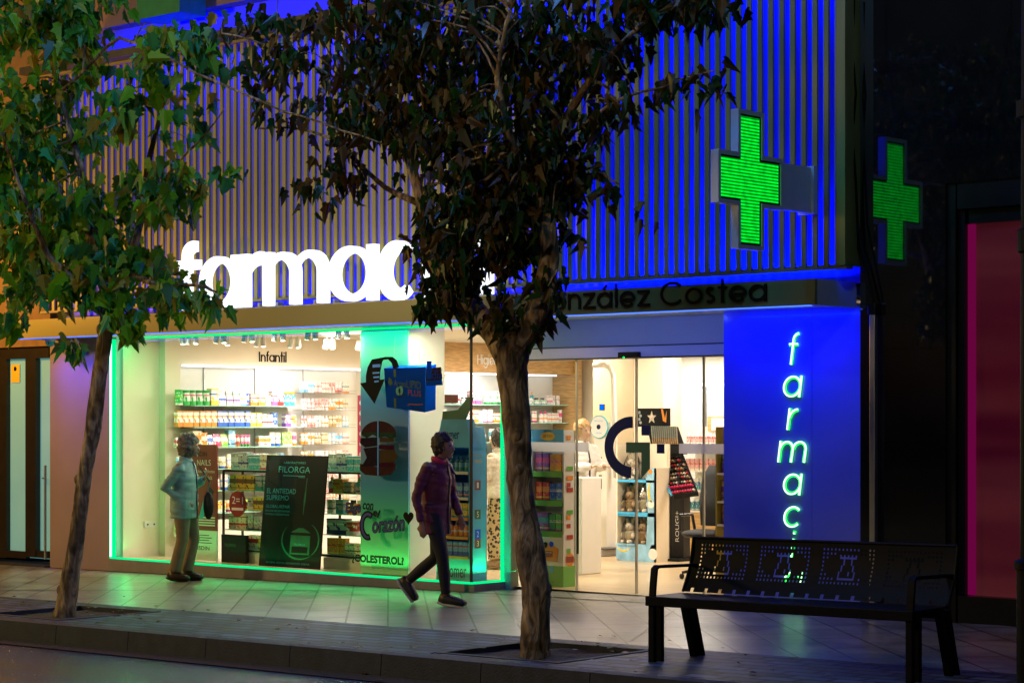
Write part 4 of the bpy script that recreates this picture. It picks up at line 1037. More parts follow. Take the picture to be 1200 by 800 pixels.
# ------------------------------------------------------------------ people
def fuse(mb, vox=.014, it=3):
    me = bpy.data.meshes.new('f'); me.from_pydata([tuple(v) for v in mb.v], [], mb.f); o = bpy.data.objects.new('f', me); col.objects.link(o)
    r = o.modifiers.new('r', 'REMESH'); r.mode = 'VOXEL'; r.voxel_size = vox
    s = o.modifiers.new('s', 'SMOOTH'); s.factor = .5; s.iterations = it
    dg = bpy.context.evaluated_depsgraph_get(); res = bpy.data.meshes.new_from_object(o.evaluated_get(dg))
    bpy.data.objects.remove(o); bpy.data.meshes.remove(me)
    res.polygons.foreach_set('use_smooth', [True] * len(res.polygons)); return res
def put(me, name, matname, parent=None):
    me.name = name; me.materials.clear(); me.materials.append(M[matname]); o = bpy.data.objects.new(name, me); col.objects.link(o)
    if parent: o.parent = parent
    return o
def hand(mb, w, d, up, s=1.0, curl=.5, flip=1):
    """palm and five fingers starting at the wrist w, pointing along d; up = back of the hand"""
    w = Vector(w); d = Vector(d).normalized(); u = Vector(up); u = (u - d * u.dot(d)).normalized(); x = d.cross(u)
    mb.tube([w, w + d * .03 * s, w + d * .085 * s], [(.014 * s, .022 * s), (.014 * s, .036 * s), (.012 * s, .040 * s)], 10, up=u)
    for i, (o, l) in enumerate(((-.030, .068), (-.010, .078), (.011, .073), (.031, .058))):
        a = w + d * .08 * s + x * o * s * flip; b = a + (d - u * curl * .5).normalized() * l * .5 * s; c = b + (d - u * curl * 1.6).normalized() * l * .5 * s
        mb.tube([a, b, c], [.0095 * s, .0088 * s, .0070 * s], 8)
    a = w + d * .028 * s - x * .028 * s * flip; b = a + (d * .6 - x * .8 * flip - u * .3).normalized() * .035 * s; c = b + (d - u * .3).normalized() * .03 * s
    mb.tube([a, b, c], [.012 * s, .0105 * s, .008 * s], 8)
def person(label, loc, rz, J, mats, H=1.65, hair='short', outfit='jacket', group=None):
    """J: joints in metres (x forward, y to its left, z up)"""
    loc = Vector(loc); s = H / 1.65
    V = lambda k: Vector(J[k])
    body = MB(); hd = V('head'); hf = J.get('face', 0.0)
    R = Matrix.Rotation(hf, 3, 'Z')
    def face(q):
        z = q.z; k = 1.0 + (.28 * z if z < 0 else 0.0); x = q.x * (1 + (.10 * z if z < 0 else 0)) ; y = q.y * k
        if q.x > .55 and -.1 < z < .18: x *= .96
        return Vector((x, y, z))
    hv = MB(); hv.ell((0, 0, 0), (.094 * s, .074 * s, .116 * s), 22, 16, face)
    hv.tube([(.082 * s, 0, .018 * s), (.104 * s, 0, -.012 * s), (.112 * s, 0, -.026 * s), (.090 * s, 0, -.034 * s)], [.008 * s, .011 * s, .014 * s, .010 * s], 8)
    hv.tube([(.088 * s, -.022 * s, -.056 * s), (.097 * s, 0, -.056 * s), (.088 * s, .022 * s, -.056 * s)], .0075 * s, 6)
    hv.ell((.074 * s, 0, -.095 * s), (.022 * s, .024 * s, .018 * s), 10, 8)
    for sg in (1, -1): hv.ell((-.004 * s, .074 * s * sg, -.008 * s), (.016 * s, .010 * s, .030 * s), 10, 8); hv.tube([(.080 * s, sg * .014 * s, .030 * s), (.074 * s, sg * .042 * s, .030 * s)], .008 * s, 6)
    body.add([hd + R @ v for v in hv.v], hv.f)
    nk = V('neck'); body.tube([nk - Vector((.01, 0, .06)), nk, hd + Vector((-.018, 0, -.06 * s))], [.062 * s, .052 * s, .054 * s], 14)
    ch, wa, pe = V('chest'), V('waist'), V('pelvis')
    tor = [(pe - Vector((0, 0, .06)), .10, .15), (pe + Vector((0, 0, .04)), .115, .165), (wa, .10, .135), (ch, .118, .155), (ch + Vector((0, 0, .10)), .10, .165), (nk - Vector((0, 0, .02)), .06, .08)]
    body.tube([t[0] for t in tor], [(t[1] * s, t[2] * s) for t in tor], 20, up=(1, 0, 0))
    for sd in ('l', 'r'):
        sh, el, wr = V('sh' + sd), V('el' + sd), V('wr' + sd)
        body.tube([sh, sh.lerp(el, .5), el, el.lerp(wr, .4), wr], [.052 * s, .045 * s, .037 * s, .036 * s, .024 * s], 12)
        body.ell(sh, (.055 * s,) * 3, 12, 8)
        hand(body, wr, J['hd' + sd], J.get('up' + sd, (0, 1 if sd == 'l' else -1, 0)), s * .98, J.get('curl', .5), 1 if sd == 'l' else -1)
        hp, kn, an, to = V('hp' + sd), V('kn' + sd), V('an' + sd), V('to' + sd)
        body.tube([hp, hp.lerp(kn, .5), kn, kn.lerp(an, .35), an], [.085 * s, .072 * s, .052 * s, .052 * s, .034 * s], 14)
        body.tube([an + (an - to) * .22 - Vector((0, 0, .03)), an.lerp(to, .3) - Vector((0, 0, .02)), to], [(.035 * s, .03 * s), (.035 * s, .038 * s), (.018 * s, .036 * s)], 12)
    P = put(fuse(body, .011, 2), 'person', mats['skin']); P.location = loc + Vector((0, 0, .014)); P.rotation_euler = (0, 0, rz); tag(P, label, 'person', group)
    for sg in (1, -1):
        e = MB().use('eye'); e.ell(hd + R @ Vector((.083 * s, sg * .029 * s, .014 * s)), (.008 * s, .011 * s, .006 * s), 8, 6); e.build('eye', P, local=True)
    # hair
    h = MB()
    def hairf(q):
        n = mnoise.noise(q * 3.2 + Vector((H * 3, 0, 0))) * (.20 if hair == 'curly' else .12) + mnoise.noise(q * 8) * (.16 if hair == 'curly' else .07) + mnoise.noise(Vector((q.x * 22, q.y * 22, q.z * (22 if hair == 'curly' else 5)))) * (.12 if hair == 'curly' else .09)
        return q * (1 + n)
    k = 1.34 if hair == 'curly' else 1.13
    h.ell((-.022 * s, 0, .030 * s), (.098 * s * k, .082 * s * k, .104 * s * k), 60, 42, hairf)
    if hair != 'curly': h.ell((-.05 * s, 0, -.03 * s), (.055 * s, .074 * s, .075 * s), 44, 30, hairf)
    else: h.ell((-.045 * s, 0, -.035 * s), (.072 * s, .088 * s, .078 * s), 44, 30, hairf)
    hs = []
    cut = .050 * s
    fs = [f for f in h.f if not any(h.v[i].x > .055 * s and h.v[i].z < .045 * s for i in f)]
    hh = MB(); hh.v = [hd + R @ v for v in h.v]; hh.f = fs; hh.m = [0] * len(fs); hh.use(mats['hair']); hh.build('hair', P, local=True, smooth=True)
    # trousers
    t = MB()
    for sd in ('l', 'r'):
        hp, kn, an = V('hp' + sd), V('kn' + sd), V('an' + sd)
        q = mats.get('leg', (1.25, 1.25, 1.4, 1.9))
        t.tube([hp + Vector((0, 0, .05)), hp.lerp(kn, .45), kn, kn.lerp(an, .5), an + (kn - an).normalized() * .02], [.092 * s, .075 * s * q[0], .056 * s * q[1], .050 * s * q[2], .040 * s * q[3]], 16)
    t.tube([pe - Vector((0, 0, .07)), pe + Vector((0, 0, .10))], [(.125 * s, .172 * s)] * 2, 20, up=(1, 0, 0))
    put(fuse(t, .012, 3), 'trousers', mats['legs'], P)
    # upper garment
    t = MB(); f_ = mats.get('fit', 1.0); hem = mats.get('hem', .08)
    tor = [(pe - Vector((0, 0, hem)), .150, .192), (pe + Vector((0, 0, .05)), .146, .190), (wa, .138, .172), (ch, .142, .182), (ch + Vector((0, 0, .10)), .118, .166), (nk - Vector((0, 0, .01)), .078, .090), (nk + Vector((-.005, 0, .03)), .066, .070)]
    t.tube([a[0] for a in tor], [(a[1] * s * f_, a[2] * s * f_) for a in tor], 24, up=(1, 0, 0))
    for sd in ('l', 'r'):
        sh, el, wr = V('sh' + sd), V('el' + sd), V('wr' + sd)
        t.tube([sh - Vector((0, 0, .0)), sh.lerp(el, .5), el, el.lerp(wr, .5), wr.lerp(el, .06)], [.060 * s * f_, .058 * s * f_, .052 * s * f_, .048 * s * f_, .040 * s * f_], 14); t.ell(sh - Vector((0, 0, .012)), (.062 * s * f_,) * 3, 12, 8)
    for i, v in enumerate(t.v): t.v[i] = v + mnoise.noise_vector(v * 7) * .010
    me = fuse(t, .012, 3); g = put(me, outfit, mats['top'], P)
    for v in me.vertices:
        n = mnoise.noise(Vector((v.co.x * 9, v.co.y * 9, v.co.z * 17))); v.co += v.normal * (n * .010 + .007 * mnoise.noise(Vector((v.co.x * 4, v.co.y * 4, v.co.z * 34 + 6 * v.co.x))))
    z_ = MB().use(mats.get('zip', 'cloth_black')); zp = [Vector((a[0].x + a[1] * s * f_ + .004, a[0].y, a[0].z)) for a in tor[:5]] + [Vector((nk.x + .085 * s, nk.y, nk.z - .01))]
    z_.tube(zp, [(.006, .011)] * 6, 8, up=(1, 0, 0)); z_.build('zip', P, local=True)
    c = MB().use(mats.get('collar', mats['top'])); rr_ = .075 * s
    pts = [nk + Vector((rr_ * math.cos(rad(a)) * .95, rr_ * math.sin(rad(a)) * 1.05, .015 - .045 * max(0, math.cos(rad(a))))) for a in range(-150, 151, 15)]
    c.tube(pts, [(.024, .010)] * len(pts), 8); c.build('collar', P, local=True, smooth=True)
    for sd in ('l', 'r'):
        an, to = V('an' + sd), V('to' + sd); d = (to - an); dn = d.normalized()
        u = Vector((0, 1, 0)).cross(dn); u = -u if u.z < 0 else u
        b = MB().use(mats['shoe']); hl = an - dn * .055 * s - u * .0 
        down = -u
        b.tube([hl + down * .028, an + down * .030, an.lerp(to, .5) + down * .012, to + dn * .005, to + dn * .03], [(.052, .040), (.060, .044), (.044, .050), (.034, .048), (.016, .032)], 14, up=u)
        b.build('shoe', P, local=True, smooth=True)
        b = MB().use(mats.get('sole', mats['shoe'])); p0 = hl + down * .080; p1 = to + dn * .030 + down * .044
        b.tube([p0 - dn * .01, p0 + dn * .06, p0.lerp(p1, .6) , p1], [(.015, .036), (.016, .045), (.015, .053), (.012, .036)], 12, up=u); b.build('sole', P, local=True)
    return P

# older walker by the window
b = onY(217, 683, 15.25); base = (b.x, 15.25, gz(b.x))
J = dict(head=(.06, 0, 1.50), face=rad(12), neck=(.01, 0, 1.36), chest=(-.01, 0, 1.18), waist=(0, 0, 1.0), pelvis=(-.01, 0, .86),
         shl=(.0, .165, 1.29), ell=(.03, .25, 1.05), wrl=(.19, .12, 1.15), hdl=(.35, -.35, .75), upl=(.8, .3, 0),
         shr=(-.01, -.165, 1.28), elr=(-.17, -.20, 1.04), wrr=(.03, -.150, .90), hdr=(.75, .35, -.55),
         hpl=(0, .085, .84), knl=(.07, .09, .46), anl=(-.02, .09, .085), tol=(.15, .10, .03),
         hpr=(0, -.085, .84), knr=(.0, -.09, .46), anr=(-.10, -.09, .085), tor=(.06, -.10, .03))
p = person('older curly haired person in pale grey jacket and tan trousers by the window', base, rad(30), J,
       dict(skin='skin', hair='hair_grey_brown', legs='trousers_tan', top='jacket_grey', shoe='shoe_brown', hem=.16, fit=1.04), 1.60, 'curly')
m = MB().use('cloth_black'); m.ell((.24, .14, .86), (.07, .05, .16), 14, 10); m.tube([(.22, .14, 1.0), (.12, .26, 1.12), (.02, .19, 1.30)], .010, 6); solo(m, 'handbag', (0, 0, 0), 'dark handbag hanging from the arm of the person in the pale jacket', 'handbag')
hb = bpy.data.objects['handbag']; hb.location = base
# younger walker in mid stride
b = onY(531, 712, 14.5); base = (b.x, 14.5, gz(b.x))
J = dict(head=(-.10, 0, 1.50), face=rad(0), neck=(-.15, 0, 1.375), chest=(-.17, 0, 1.19), waist=(-.18, 0, 1.02), pelvis=(-.19, 0, .87),
         shl=(-.15, .155, 1.30), ell=(-.12, .20, 1.04), wrl=(-.02, .17, .84), hdl=(.3, 0, -.9),
         shr=(-.19, -.165, 1.31), elr=(-.27, -.24, 1.02), wrr=(-.21, -.24, .78), hdr=(.1, .02, -1), upr=(0, -1, 0),
         hpl=(-.19, .08, .85), knl=(-.24, .09, .44), anl=(-.55, .08, .20), tol=(-.47, .09, .045),
         hpr=(-.18, -.08, .85), knr=(-.07, -.085, .46), anr=(-.03, -.08, .085), tor=(.15, -.08, .03))
p = person('person striding right in a dark maroon jacket, black leggings and white soled black sneakers', base, rad(14), J,
       dict(skin='skin', hair='hair_dark', legs='cloth_black', top='jacket_maroon', shoe='shoe_black', sole='sole_white', hem=.20, fit=.93, leg=(1.12, 1.12, 1.15, 1.15), collar='pink_trim'), 1.64, 'short')
m = MB().use('bag_blue'); m.ell((-.40, .06, 1.08), (.09, .11, .15), 14, 10); m.tube([(-.38, .06, 1.2), (-.20, .12, 1.40), (-.10, .13, 1.25)], .012, 6); solo(m, 'backpack', (0, 0, 0), 'small blue backpack on the person in the maroon jacket', 'backpack')
bpy.data.objects['backpack'].location = base
# pharmacist behind the cabinet
b = onY(681, 700, 18.9); base = (b.x, 18.9, .03)
J = dict(head=(.04, 0, 1.60), face=rad(0), neck=(0, 0, 1.46), chest=(0, 0, 1.27), waist=(0, 0, 1.09), pelvis=(0, 0, .94),
         shl=(0, .17, 1.40), ell=(.08, .22, 1.17), wrl=(.30, .10, 1.20), hdl=(1, -.2, .1), upl=(0, 0, 1), shr=(0, -.17, 1.40), elr=(.08, -.22, 1.17), wrr=(.30, -.08, 1.20), hdr=(1, .1, .1), upr=(0, 0, 1),
         hpl=(0, .085, .92), knl=(.01, .09, .50), anl=(-.02, .09, .085), tol=(.15, .10, .03), hpr=(0, -.085, .92), knr=(.01, -.09, .50), anr=(-.02, -.09, .085), tor=(.15, -.10, .03))
person('blond pharmacist in a white coat holding something above the white cabinet', base, rad(-10), J,
       dict(skin='skin_cast', hair='hair_blond', legs='coat_white', top='coat_white', shoe='sole_white', hem=.30, fit=1.08), 1.70, 'short', 'coat')
# customer in patterned trousers
b = onY(586, 668, 18.3); base = (b.x, 18.3, .03)
J = dict(head=(.03, 0, 1.50), face=0, neck=(0, 0, 1.37), chest=(0, 0, 1.18), waist=(0, 0, 1.01), pelvis=(0, 0, .87), shl=(0, .165, 1.30), ell=(.04, .22, 1.06), wrl=(.22, .16, 1.06), hdl=(1, -.2, .1), upl=(0, 0, 1),
         shr=(0, -.165, 1.30), elr=(-.04, -.22, 1.05), wrr=(.12, -.2, .92), hdr=(.8, .1, -.5), hpl=(0, .08, .85), knl=(.03, .09, .46), anl=(.0, .09, .085), tol=(.17, .10, .03), hpr=(0, -.08, .85), knr=(0, -.09, .46), anr=(-.03, -.09, .085), tor=(.14, -.10, .03))
person('customer in leopard patterned trousers and beige top standing inside behind the corner display', base, rad(185), J,
       dict(skin='skin_cast', hair='hair_dark', legs='leopard_cloth', top='plush_cream', shoe='plush_tan', hem=.05, fit=1.0, leg=(1.25, 1.4, 1.8, 2.3)), 1.62, 'short', 'jumper')

# ------------------------------------------------------------------ stickers on the display window
YS = YF + .012
def P2(px, py, Y=YS): v = onY(px, py, Y); return (v.x, v.z)
FS = front(0, YS, 0)
T = thing('window_sticker', 'dark curved arrow sticker pointing down at the top of the blue column', 'sticker', onY(445, 473, YS))
m = MB().use('olive_print'); m.prism(FS, [P2(*q) for q in ((422, 449), (451, 444), (439, 473))], 0, .003)
m.prism(FS, [P2(*q) for q in ((429, 450), (429, 440), (431, 430), (436, 421), (452, 418), (448, 424), (446, 434), (445, 447))], 0, .0025)
m.prism(FS, [P2(*q) for q in ((436, 421), (452, 418), (460, 418), (465, 422), (468, 430), (461, 432), (459, 425), (455, 421), (450, 421.5))], 0, .002); m.build('arrow', T)
m = MB().use('print_sky')
for (a, b, c, d) in ((437, 446, 427, 430.5), (437, 445, 436, 438), (438, 445, 441, 443), (439, 444, 446, 448)): m.prism(FS, [P2(a, d), P2(b, d - .5), P2(b, c - .5), P2(a, c)], .0035, .005)
m.build('lettering', T)

T = thing('window_sticker', 'burger sticker split down the middle on the blue column', 'sticker', onY(443, 557, YS))
m = MB()
def lay(mt, pts, w): m.use(mt); m.prism(FS, [P2(*q) for q in pts], 0, w)
def dome(cx, y, rx, ry, a0=0, a1=180): return [(cx + rx * math.cos(rad(a0 + (a1 - a0) * k / 16)), y - ry * math.sin(rad(a0 + (a1 - a0) * k / 16))) for k in range(17)]
mat('bun', (0.05, 0.018, 0.01), 0.8, var=0.2, scale=14, spec=.08); mat('lettuce', (0.02, 0.05, 0.015), 0.8, var=0.4, scale=14, spec=.08); mat('tomato', (0.05, 0.005, 0.012), 0.8, var=0.2, spec=.08); mat('patty', (0.02, 0.012, 0.014), 0.8, var=0.5, scale=30, spec=.08); mat('cheese', (0.07, 0.045, 0.01), 0.8, var=0.1, spec=.08)
lay('bun', dome(444, 509, 20.5, 16), .002)
lay('lettuce', [(424, 510), (430, 513), (437, 509), (444, 513), (452, 511), (459, 515), (465, 511), (464, 507), (443, 506), (426, 507)], .003)
lay('cheese', [(445, 512), (462, 514), (462, 518), (445, 518)], .002); lay('tomato', [(444, 521), (462, 521), (462, 527), (444, 526)], .0025); lay('patty', [(423, 513), (443, 512), (443, 522), (428, 524), (422, 519)], .0028)
lay('cheese', [(444, 527), (463, 526), (464, 531), (467, 535), (463, 539), (463, 545), (444, 544)], .0022); lay('patty', [(426, 525), (444, 523), (444, 546), (424, 546), (430, 536)], .0026)
lay('tomato', [(444, 542), (462, 541), (462, 547), (444, 547)], .0031); lay('bun', [(422, 543), (443, 547), (464, 543), (463, 550), (458, 556), (444, 557.5), (428, 556), (422, 551)], .0024)
m.use('print_sky'); m.prism(FS, [P2(442.5, 557), P2(443.8, 557), P2(443.8, 493), P2(442.5, 493)], .003, .004); m.build('print', T)

T = thing('window_sticker', 'black script sticker reading Elige con el Corazón with a heart on the blue column', 'sticker', onY(445, 625, YS))
m = MB()
def label2(st, x0, y0, x1, y1, x2, mt='print_black', w=.002, shear=.18, out=True):
    # baseline from (x0,y0) to (x1,y1); x2 = top of letters in px above the baseline
    a = P2(x0, y0); b = P2(x1, y1); t = P2(x0, y0 - x2); d = Vector((b[0] - a[0], b[1] - a[1])); L = d.length; d /= L; h = t[1] - a[1]
    f = Fr(FS(a[0], a[1], 0), FS.u * d.x + FS.v * d.y, -FS.u * d.y + FS.v * d.x, FS.n)
    if out:
        m.use('print_black')
        for k in range(8):
            q = 2 * math.pi * k / 8; e = h * .06
            m.text(f, st, e * math.cos(q), e * math.sin(q), L, h, w + .0001 * k, shear)
        m.use(mt); m.text(f, st, 0, 0, L, h, w + .0015, shear)
    else: m.use(mt); m.text(f, st, 0, 0, L, h, w, shear)
label2('Elige', 405, 603, 422, 603, 14, 'print_lilac'); label2('con', 425, 596, 437, 597, 7, 'print_black', .003); label2('el', 437, 603, 443, 606, 9, 'print_black', .0035)
a = P2(430, 609); b_ = P2(430, 622); m.use('print_black'); rr = (a[1] - b_[1]) * 1.05
m.ribbon(FS, [(a[0] + .02 + rr * .75 * math.cos(rad(t)), a[1] - .06 + rr * math.sin(rad(t))) for t in range(50, 300, 10)], .07, .004, .006)
m.use('print_lilac'); m.ribbon(FS, [(a[0] + .02 + rr * .75 * math.cos(rad(t)), a[1] - .06 + rr * math.sin(rad(t))) for t in range(60, 290, 10)], .03, .006, .0075)
label2('orazón', 437, 624, 474, 621, 17, 'print_lilac', .009)
h = P2(479, 606); m.use('olive_print'); k = .0048
m.prism(FS, [(h[0] + k * 16 * math.sin(t) ** 3, h[1] + k * (13 * math.cos(t) - 5 * math.cos(2 * t) - 2 * math.cos(3 * t) - math.cos(4 * t))) for t in [2 * math.pi * q / 40 for q in range(40)]], .004, .006)
m.build('lettering', T)
T = thing('window_sticker', 'dark sticker reading ¿COLESTEROL? at the foot of the window column', 'sticker', onY(443, 662, YS))
m = MB(); label2('¿COLESTEROL?', 413, 659, 473, 663.5, 10, 'print_green', .002, 0); m.build('lettering', T)
T = thing('window_sticker', 'round dark red 2-1 offer sticker on the window over the black shelf frame', 'sticker', onY(278, 600, YS))
m = MB().use('maroon_print'); c = P2(278.5, 590); m.disc(FS, c[0], c[1], .15, 0, .002, 32); m.use('print_white'); m.text(FS, '2=1', c[0] - .095, c[1] - .0, .19, .085, .004); m.fbox(FS, c[0] - .10, c[0] + .10, c[1] - .075, c[1] - .045, .003, .004); m.build('print', T)

# hanging advertising box and its small card
T = thing('hanging_box', 'large blue promotional pill box hanging in the display window', 'display box', onY(475, 484, 16.0))
YB = 15.99
F = front(0, YB, 0)
q = [P2(*a, YB) for a in ((454, 478), (498, 483), (500, 431), (500, 428), (449, 432), (453, 428))]
fl, frr, tr_, tl = P2(453, 477, YB), P2(498, 483, YB), P2(498.5, 430, YB), P2(450, 431.5, YB)
m = MB().use('print_blue')
dp = .22
A = [F(*fl, .0), F(*frr, .0), F(*tr_, .0), F(*tl, .0)]
Bk = [p + Vector((.06, .10, .03)) for p in A]
m.hexa([A[0], A[1], Bk[1], Bk[0], A[3], A[2], Bk[2], Bk[3]]); m.build('box', T)
m = MB()
L = Vector((frr[0] - fl[0], frr[1] - fl[1])); d = L.normalized()
f = Fr(F(fl[0], fl[1], 0), F.u * d.x + F.v * d.y, F.v, F.n); Wd = L.length; Hd = tl[1] - fl[1]
m.use('leaf_green_print'); m.use('print_green'); m.text(f, 'Armo', Wd * .20, Hd * .57, Wd * .31, Hd * .17, .003); m.text(f, 'LIPID', Wd * .53, Hd * .57, Wd * .37, Hd * .19, .003)
m.prism(f, [(Wd * .03, Hd * .66), (Wd * .10, Hd * .56), (Wd * .17, Hd * .62), (Wd * .14, Hd * .72), (Wd * .08, Hd * .78)], .001, .003)
m.fbox(f, Wd * .20, Wd * .26, Hd * .02, Hd * .26, .001, .0025); m.fbox(f, Wd * .19, Wd * .25, Hd * .80, Hd * .99, .001, .0025)
m.use('print_red'); m.text(f, 'PLUS', Wd * .57, Hd * .38, Wd * .34, Hd * .15, .003); m.ribbon(f, [(Wd * .56, Hd * .12), (Wd * .62, Hd * .16), (Wd * .8, Hd * .17), (Wd * .95, Hd * .20)], .012, .001, .003)
m.use('print_cyan'); m.disc(f, Wd * .31, Hd * .45, .035, .001, .003, 12, .045); m.disc(f, Wd * .38, Hd * .48, .035, .001, .003, 12, .05)
m.use('print_navy')
for k in range(4): m.fbox(f, Wd * .24, Wd * (.5 - .04 * (k % 2)), Hd * (.30 + .035 * k), Hd * (.312 + .035 * k), .001, .002)
m.text(f, 'laboratorios', Wd * .66, Hd * .06, Wd * .26, Hd * .05, .003)
m.build('print', T)
m = MB().use('grey_frame')
for px in (462, 492): m.tube([onY(px, 429, YB + .05), onY(px, 395, YB + .05)], .003, 5)
m.build('wire', T)
T = thing('hanging_card', 'small brown and blue card saying 1 al día beside the hanging blue box', 'card', onY(508, 452, 16.0))
m = MB().use('print_blue'); m.prism(F, [P2(500, 452, YB), P2(519, 451, YB), P2(518, 445, YB), P2(500, 446, YB)], 0, .01); m.use('bun'); m.prism(F, [P2(500, 446, YB), P2(518, 445, YB), P2(517, 430, YB), P2(500, 432, YB)], 0, .01)
m.use('print_blue'); a = P2(501, 444, YB); m.text(F, '1', a[0], a[1], .07, .19, .012); a = P2(507, 444, YB); m.text(F, 'día', a[0], a[1], .16, .09, .012); a = P2(507, 436, YB); m.text(F, 'comp. al', a[0], a[1], .15, .035, .012)
m.build('card', T)

# ------------------------------------------------------------------ posters standing in the window
T = thing('advert_board', 'tall black leaning advert board reading FILORGA in the display window', 'advert board', onY(345, 676, 16.2))
a, b = onY(303, 671, 16.12), onY(374, 677, 16.12); zb = .10; c, d = onY(315, 532, 16.30), onY(384, 532, 16.30)
lo = Vector((a.x, 16.12, zb)); Wd = b.x - a.x; Hd = c.z - zb
f = Fr(lo, (1, 0, 0), Vector((0, .13, Hd)).normalized(), Vector((0, -Hd, .13)).normalized())
m = MB().use('print_black'); m.fbox(f, 0, Wd, 0, Hd, -.02, 0); m.build('board', T)
m = MB().use('print_cyan'); m.text(f, 'FILORGA', Wd * .22, Hd * .845, Wd * .52, Hd * .055, .002); m.text(f, 'LABORATOIRES', Wd * .30, Hd * .925, Wd * .36, Hd * .018, .002); m.fbox(f, Wd * .30, Wd * .66, Hd * .815, Hd * .819, .001, .002)
m.text(f, 'PARIS', Wd * .56, Hd * .80, Wd * .10, Hd * .014, .0025)
m.use('teal_print')
for st, y, wd, h in (('EL ANTIEDAD', .655, .48, .045), ('SUPREMO', .595, .37, .045), ('GLOBAL-REPAIR', .525, .40, .028), ('EFICACIA MULTIEXTENSION', .49, .40, .016), ('FORMULA CONCENTRADA', .46, .40, .016)): m.text(f, st, Wd * .05, Hd * y, Wd * wd, Hd * h, .002)
mat('print_dim_green', (0.02, 0.16, 0.10), 0.3, var=0.3, scale=9)
m.use('print_dim_green')
m.ribbon(f, [(Wd * .66 + Wd * .30 * math.cos(rad(t)), Hd * .25 + Hd * .17 * math.sin(rad(t))) for t in range(140, 310, 8)], [.004 + .02 * math.sin(math.pi * i / 21) for i in range(22)], .001, .003)
m.ribbon(f, [(Wd * .66 + Wd * .30 * math.cos(rad(t)), Hd * .25 + Hd * .17 * math.sin(rad(t))) for t in range(-50, 62, 8)], [.004 + .02 * math.sin(math.pi * i / 13) for i in range(14)], .001, .003)
m.prism(f, [(Wd * .50, Hd * .12), (Wd * .82, Hd * .12), (Wd * .82, Hd * .29), (Wd * .50, Hd * .29)], .001, .002); m.prism(f, [(Wd * .50, Hd * .315), (Wd * .82, Hd * .315), (Wd * .70, Hd * .355), (Wd * .62, Hd * .355)], .001, .002)
m.ribbon(f, [(Wd * .70, Hd * .80), (Wd * .685, Hd * .6), (Wd * .675, Hd * .47)], [.01, .03, .004], .001, .002)
m.use('print_cyan'); m.text(f, 'FILORGA', Wd * .57, Hd * .20, Wd * .18, Hd * .018, .004)
m.use('print_black'); m.fbox(f, Wd * .53, Wd * .79, Hd * .135, Hd * .19, .003, .0035)
m.use('teal_print'); m.text(f, 'GLOBAL REPAIR ADVANCED CREMA', Wd * .12, Hd * .03, Wd * .72, Hd * .018, .002)
m.build('print', T)
T = thing('advert_board', 'red and white advert board marked ISDIN behind the person in the pale jacket', 'advert board', onY(235, 665, 16.25))
a, b = xa(216, 16.25), xa(254, 16.25); f = front(a, 16.25, .10); Wd = b - a; Hd = onY(254, 521, 16.25).z - .1; zr = onY(254, 622, 16.25).z - .1
m = MB().use('paper'); m.fbox(f, 0, Wd, 0, zr, -.02, 0); m.use('maroon_print'); m.fbox(f, 0, Wd, zr, Hd, -.02, 0); m.build('board', T)
m = MB().use('print_black'); m.text(f, 'ISDIN', Wd * .42, Hd * .09, Wd * .36, Hd * .035, .002); m.text(f, 'ISDIN', Wd * .40, Hd * .90, Wd * .3, Hd * .04, .002)
for k in range(4): m.fbox(f, Wd * .45, Wd * (.85 - .08 * (k % 2)), Hd * (.15 + .022 * k), Hd * (.156 + .022 * k), .001, .002)
m.use('paper'); m.text(f, 'NAILS', Wd * .40, Hd * .82, Wd * .42, Hd * .05, .002); m.text(f, 'Unas perfectas', Wd * .38, Hd * .75, Wd * .56, Hd * .035, .002); m.text(f, 'en un click', Wd * .42, Hd * .70, Wd * .45, Hd * .035, .002)
for k in range(4): m.fbox(f, Wd * .45, Wd * .95, Hd * (.30 + .022 * k), Hd * (.312 + .022 * k), .001, .002)
m.use('cloth_black'); m.prism(f, [(Wd * .60, Hd * .50), (Wd * .72, Hd * .47), (Wd * .92, Hd * .60), (Wd * .78, Hd * .64)], .001, .002); m.use('teal_print'); m.prism(f, [(Wd * .45, Hd * .36), (Wd * .58, Hd * .36), (Wd * .74, Hd * .52), (Wd * .62, Hd * .54)], .001, .003)
m.build('print', T)
# socket plate and sensor dot on the return wall
fr = side(XL - .02 + .003, 0, 0)
m = MB().use('plastic_white'); q = onX(176, 614, XL - .02); m.fbox(fr, q.y - .10, q.y + .10, q.z - .04, q.z + .04, 0, .012); m.use('print_black'); m.disc(fr, q.y - .05, q.z, .012, .012, .014, 10); m.disc(fr, q.y + .05, q.z, .012, .012, .014, 10)
solo(m, 'wall_socket', q, 'white double wall socket on the left return wall of the window', 'socket')

